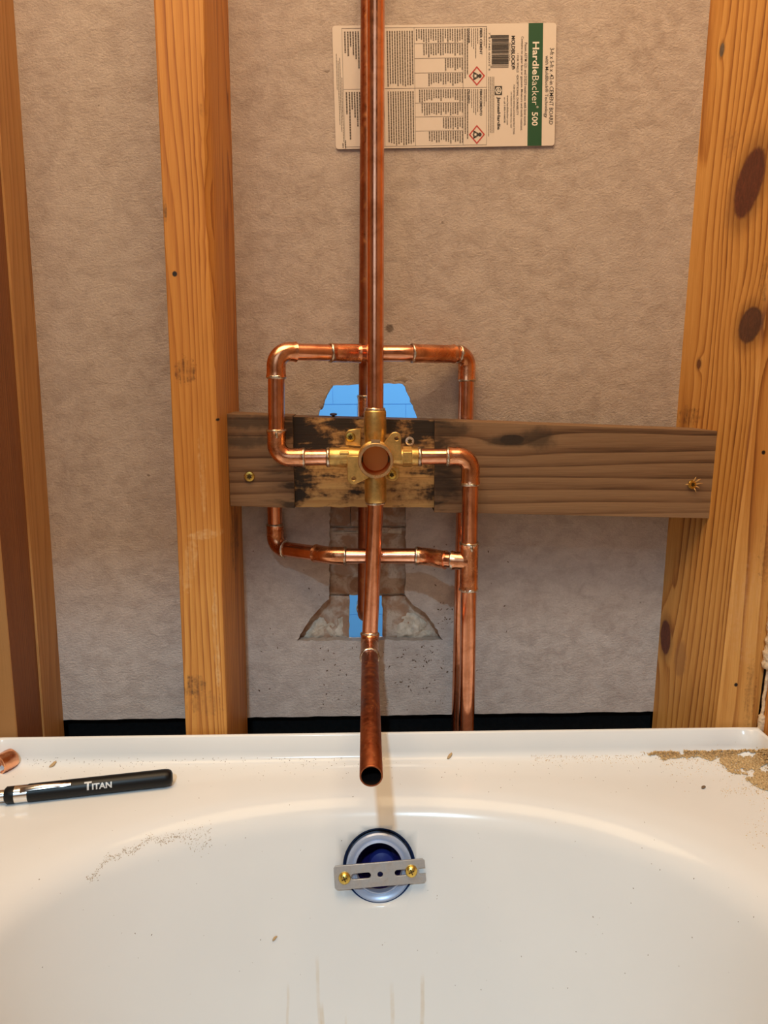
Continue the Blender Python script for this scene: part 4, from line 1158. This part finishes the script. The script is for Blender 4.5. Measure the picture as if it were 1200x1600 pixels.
# hazard diamonds
def diamond(cu, cv):
    hu, hv = 12.8, 14.2
    bm = bmesh.new()
    for s0, s1 in ((1.0, 0.80),):
        o_ = [bm.verts.new(LP(cu + hu*s0*x, cv + hv*s0*y, 0.00016)) for x, y in ((1, 0), (0, 1), (-1, 0), (0, -1))]
        i2 = [bm.verts.new(LP(cu + hu*s1*x, cv + hv*s1*y, 0.00016)) for x, y in ((1, 0), (0, 1), (-1, 0), (0, -1))]
        for k in range(4): bm.faces.new((o_[k], o_[(k+1) % 4], i2[(k+1) % 4], i2[k]))
    f = link('hazard_diamond', from_bm(bm), M_RED, lab)
    bm = bmesh.new()
    flat([(cu + 4.6 + 2.9*math.cos(2*math.pi*k/14), cv + 2.9*math.sin(2*math.pi*k/14)) for k in range(14)], 0.00018, bm)      # head, to the right
    flat([(cu + 2.5, cv - 1.2), (cu + 2.5, cv + 1.2), (cu + 0.6, cv + 3.2), (cu - 5.8, cv + 6.4), (cu - 5.4, cv + 2), (cu - 6.8, cv), (cu - 5.4, cv - 2), (cu - 5.8, cv - 6.4), (cu + 0.6, cv - 3.2)], 0.00018, bm)
    g = link('torso_symbol', from_bm(bm), M_INK, f)
    bm = bmesh.new(); pts = []
    for k in range(12):
        a = 2*math.pi*k/12; r = 3.2 if k % 2 == 0 else 1.2; pts.append((cu - 2.2 + r*math.cos(a), cv + r*math.sin(a)))
    flat(pts, 0.0002, bm); link('star_symbol', from_bm(bm), M_WHITE, f)
diamond(744.6, 122.5); diamond(744.6, 207.5)
# fine print: lines of words and ruled boxes
bm = bmesh.new(); rr = random.Random(5)
def line(u, v0, v1, wd=1.5):
    v_ = v0
    while v_ < v1 - 0.6:
        L_ = min(rr.uniform(1.2, 5.0), v1 - v_)
        flat([(u - wd/2, v_), (u + wd/2, v_), (u + wd/2, v_ + L_), (u - wd/2, v_ + L_)], 0.00016, bm); v_ += L_ + 0.55
def para(u0, u1, v0, v1, pitch, wd=1.5, rag=0.1):
    u = u1
    while u >= u0: line(u, v0, v1 - rr.random()*rag*(v1-v0), wd); u -= pitch
para(604, 645, 57, 136, 3.85, 2.0, 0.06); para(604, 645, 143, 222, 3.85, 2.0, 0.06)
for v0, v1, uu in ((55, 74.5, 650), (76, 95.5, 662), (97, 116, 693), (118, 136.5, 668), (141, 159.5, 653), (161, 179, 658), (182, 200, 691), (202, 220.5, 668)):
    para(uu, 722, v0, v1, 3.7, 1.9, 0.35)
para(724, 730, 55, 134, 3.6, 1.9, 0.2); para(724, 730, 141, 220, 3.6, 1.9, 0.2)
para(736, 746, 55, 98, 3.2, 1.2, 0.5); para(736, 746, 141.5, 180, 3.2, 1.2, 0.5)
para(756, 759, 55, 84, 3.0, 1.1, 0.3); para(756, 759, 141.5, 168, 3.0, 1.1, 0.3)
para(761.5, 771, 124, 213, 2.6, 1.1, 0.1)
for u, v1 in ((562, 110), (558, 96), (554, 90), (550, 78), (546, 92), (541.5, 88)): line(u, 57, v1, 2.3)
for u, v1 in ((562, 205), (558, 193), (554, 180), (550, 168), (546, 212), (541.5, 175)): line(u, 143, v1, 2.3)
for u, v0, v1 in ((535, 122, 215), (532.5, 94, 200), (530, 98, 190), (527.5, 88, 140)): line(u, v0, v1, 1.0)
line(538, 213, 225, 1.6); line(534, 217, 224.5, 1.6)
def rule(u0, v0, u1, v1, w_=0.5):
    if abs(u1-u0) > abs(v1-v0): flat([(u0, v0-w_/2), (u1, v0-w_/2), (u1, v1+w_/2), (u0, v1+w_/2)], 0.00014, bm)
    else: flat([(u0-w_/2, v0), (u1+w_/2, v0), (u1+w_/2, v1), (u0-w_/2, v1)], 0.00014, bm)
for a_ in ((537, 52.5, 760, 52.5), (537, 222.8, 760, 222.8), (537, 138.8, 760, 138.8), (537, 52.5, 537, 222.8), (760, 52.5, 760, 222.8), (600, 52.5, 600, 222.8), (648, 52.5, 648, 222.8), (723, 52.5, 723, 222.8)): rule(*a_)
for v_ in (75.2, 96.3, 117, 160.3, 180.5, 201.2): rule(648, v_, 723, v_)
fp = link('fine_print', from_bm(bm), M_INKG, lab); fp['kind'] = 'stuff'

# ------------------------------------------------------------------ dust and debris
def flakes(name, mat, pts, smin, smax, label, cat, flatness=0.35, long=1.6, seed=0, parent=None):
    rr = random.Random(seed); vs, fs = [], []
    for q_ in pts:
        h, n_ = q_[0], q_[1].normalized(); k_ = q_[2] if len(q_) > 2 else 1.0
        if n_.dot(CAM_LOC - h) < 0: n_ = -n_
        s = rr.uniform(smin, smax)*k_; a = rr.uniform(0, 6.28)
        u = n_.orthogonal().normalized(); v_ = n_.cross(u)
        e1 = u*math.cos(a) + v_*math.sin(a); e2 = n_.cross(e1)
        L_ = s*rr.uniform(1, long); W_ = s*rr.uniform(0.5, 1.0); H_ = s*flatness*rr.uniform(0.6, 1.4)
        k = len(vs)
        vs += [h - e1*L_, h + e1*L_*0.9, h + e2*W_, h - e2*W_*0.9, h + n_*H_*2 + e1*s*rr.uniform(-.3, .3)]
        fs += [(k, k+3, k+4), (k+3, k+1, k+4), (k+1, k+2, k+4), (k+2, k, k+4)]
    me = bpy.data.meshes.new(name); me.from_pydata([tuple(v) for v in vs], [], fs)
    o = link(name, me, mat, parent); o['kind'] = 'stuff'
    if label: tag(o, label, cat)
    return o
def scatter(n, fn, seed, cast=on_tub):
    rr = random.Random(seed); out = []; guard = 0
    while len(out) < n and guard < n*60:
        guard += 1
        q = fn(rr)
        if q is None: continue
        h, n_ = cast(*q)
        if h is not None: out.append((h, n_))
    return out
t = NT('sawdust'); g = t.noise(t.pos(), 500.0, 2.0)
t.set(col=t.mix(t.rng(g, 0.3, 0.7), (0.76, 0.54, 0.27), (0.38, 0.23, 0.09)), rough=0.9); M_DUST = t.m
def pile(rr):
    x = rr.uniform(1000, 1216); y = rr.uniform(1168, 1252)
    # body of the pile: thick in the corner, a tongue along the flange
    top = 1171 + 0.02*(1200-x)
    low = 1186 + 8*noise.noise(Vector((x*0.06, 0, 0))) if x < 1125 else lerp(1196, 1242, min(1, (x-1125)/85.0))
    if x < 1050: low = min(low, 1194)
    if y < top + 3*noise.noise(Vector((x*0.09, 3, 0))) or y > low + 6*noise.noise(Vector((x*0.05, y*0.05, 4))): return None
    k = noise.noise(Vector((x*0.028, y*0.07, 2.0))) + 0.5*noise.noise(Vector((x*0.1, y*0.16, 7.0)))
    if k + rr.uniform(-0.14, 0.14) < (0.0 if x < 1110 else -0.26): return None
    if x < 1004 + rr.random()*22: return None
    return x, y
sd = [(h + n_*random.Random(i).random()*0.0012, n_) for i, (h, n_) in enumerate(scatter(5200, pile, 21))]
def pile_edge(rr):
    q = pile(rr)
    return None if q is None else (q[0] + rr.gauss(0, 7), max(1174, q[1] + rr.gauss(2, 6)))
def trail(rr):
    m = rr.random()
    if m < 0.45: return rr.uniform(830, 1010), 1176 + abs(rr.gauss(0, 7)) + 4
    if m < 0.75: return rr.uniform(1040, 1200), 1205 + rr.gauss(0, 16)
    if m < 0.9: return 1188 + rr.gauss(0, 12), rr.uniform(1240, 1330)
    return rr.uniform(1125, 1175), 1236 + rr.gauss(0, 3)
flakes('sawdust_pile', M_DUST, sd + [(h, n_, 0.55) for h, n_ in scatter(1300, pile_edge, 31)] + [(h, n_, 0.42) for h, n_ in scatter(620, trail, 22)], 0.0004, 0.0012, 'tan sawdust heaped in the right rear corner of the tub rim and trailing off', 'sawdust', 0.7, 1.7, 1)
M_GRIT = plain('dark_grit', (0.16, 0.10, 0.055), 0.85)
def specks(rr):
    m = rr.random()
    if m < 0.55: return rr.uniform(20, 600), 1184 + abs(rr.gauss(0, 14))
    if m < 0.75: return rr.uniform(600, 1180), 1190 + abs(rr.gauss(0, 22))
    return rr.uniform(0, 1200), rr.uniform(1185, 1560)
flakes('rim_grit', M_GRIT, scatter(420, specks, 23), 0.00018, 0.00055, 'sparse dark grit specks scattered over the tub', 'grit', 0.4, 1.6, 3)
def smear(rr):
    f = rr.random(); x = lerp(135, 330, f)
    y = 1372 - 62*math.sin(math.pi*0.5*min(1, f*1.5)) + (12*noise.noise(Vector((f*9, 0, 0))))
    if f > 0.8: y += rr.uniform(-18, 14)
    return x, y + rr.gauss(0, 3.5 if f < 0.75 else 7)
flakes('dirt_smear', plain('pale_dirt', (0.42, 0.34, 0.25), 0.9), scatter(650, smear, 24), 0.00015, 0.00048, 'arc of gritty dirt on the left of the tub basin', 'dirt', 0.35, 2.4, 4)
def splash(rr):
    m = rr.random()
    if m < 0.6: return 668 + rr.gauss(0, 26), 940 + rr.expovariate(1/65.0)
    if m < 0.8: return rr.uniform(500, 640), rr.uniform(1005, 1110)
    return rr.uniform(395, 800), rr.uniform(850, 1110)
def on_board(px, py):
    x, z = loc2(px, py)
    if 464 < px < 692 and py < 1004 and py > 600: 
        if py < 930 and 515 < px < 634: return None, None
        if 930 <= py < 1004 and 480 < px < 684: return P(px, py, YB - 0.0002) if 600 < px < 625 else None, Vector((0, -1, 0))
    if 1115 < py: return None, None
    return P(px, py, BOARD_Y - 0.0001), Vector((0, -1, 0))
sp_ = [q for q in scatter(230, splash, 25, on_board)]
flakes('splash_marks', plain('brown_splash', (0.115, 0.06, 0.03), 0.8), sp_, 0.0003, 0.0011, 'dark brown splashes dotted over the cement board below the cut-out', 'splashes', 0.12, 2.6, 5)

# single wood chips on the rim
M_CHIP = plain('wood_chip', (0.45, 0.30, 0.15), 0.8)
for (px, py, s, lbl) in ((703, 1181, 0.0024, 'tan wood chip on the rim right of the spout pipe'), (83, 1195, 0.0026, 'curled wood shaving on the rim between coupling and black tool'),
                         (429, 1466, 0.0018, 'brown crumb stuck on the basin wall left below the overflow'), (1099, 1231, 0.0022, 'dark sliver on the rim below the sawdust heap')):
    h, n_ = on_tub(px, py)
    bm = bmesh.new(); u = n_.orthogonal().normalized(); v_ = n_.cross(u)
    bmesh.ops.create_icosphere(bm, subdivisions=2, radius=1.0)
    for v in bm.verts:
        c = v.co.copy(); k = 1 + 0.35*noise.noise(c*1.7 + Vector((px, 0, 0)))
        v.co = h + (u*c.x*1.5 + v_*c.y*0.7)*s*k + n_*(c.z + 0.8)*s*0.4*k
    tag(link('wood_chip', from_bm(bm), M_GRIT if 'dark' in lbl else M_CHIP, smooth=True), lbl, 'chip', 'loose chips on the tub')
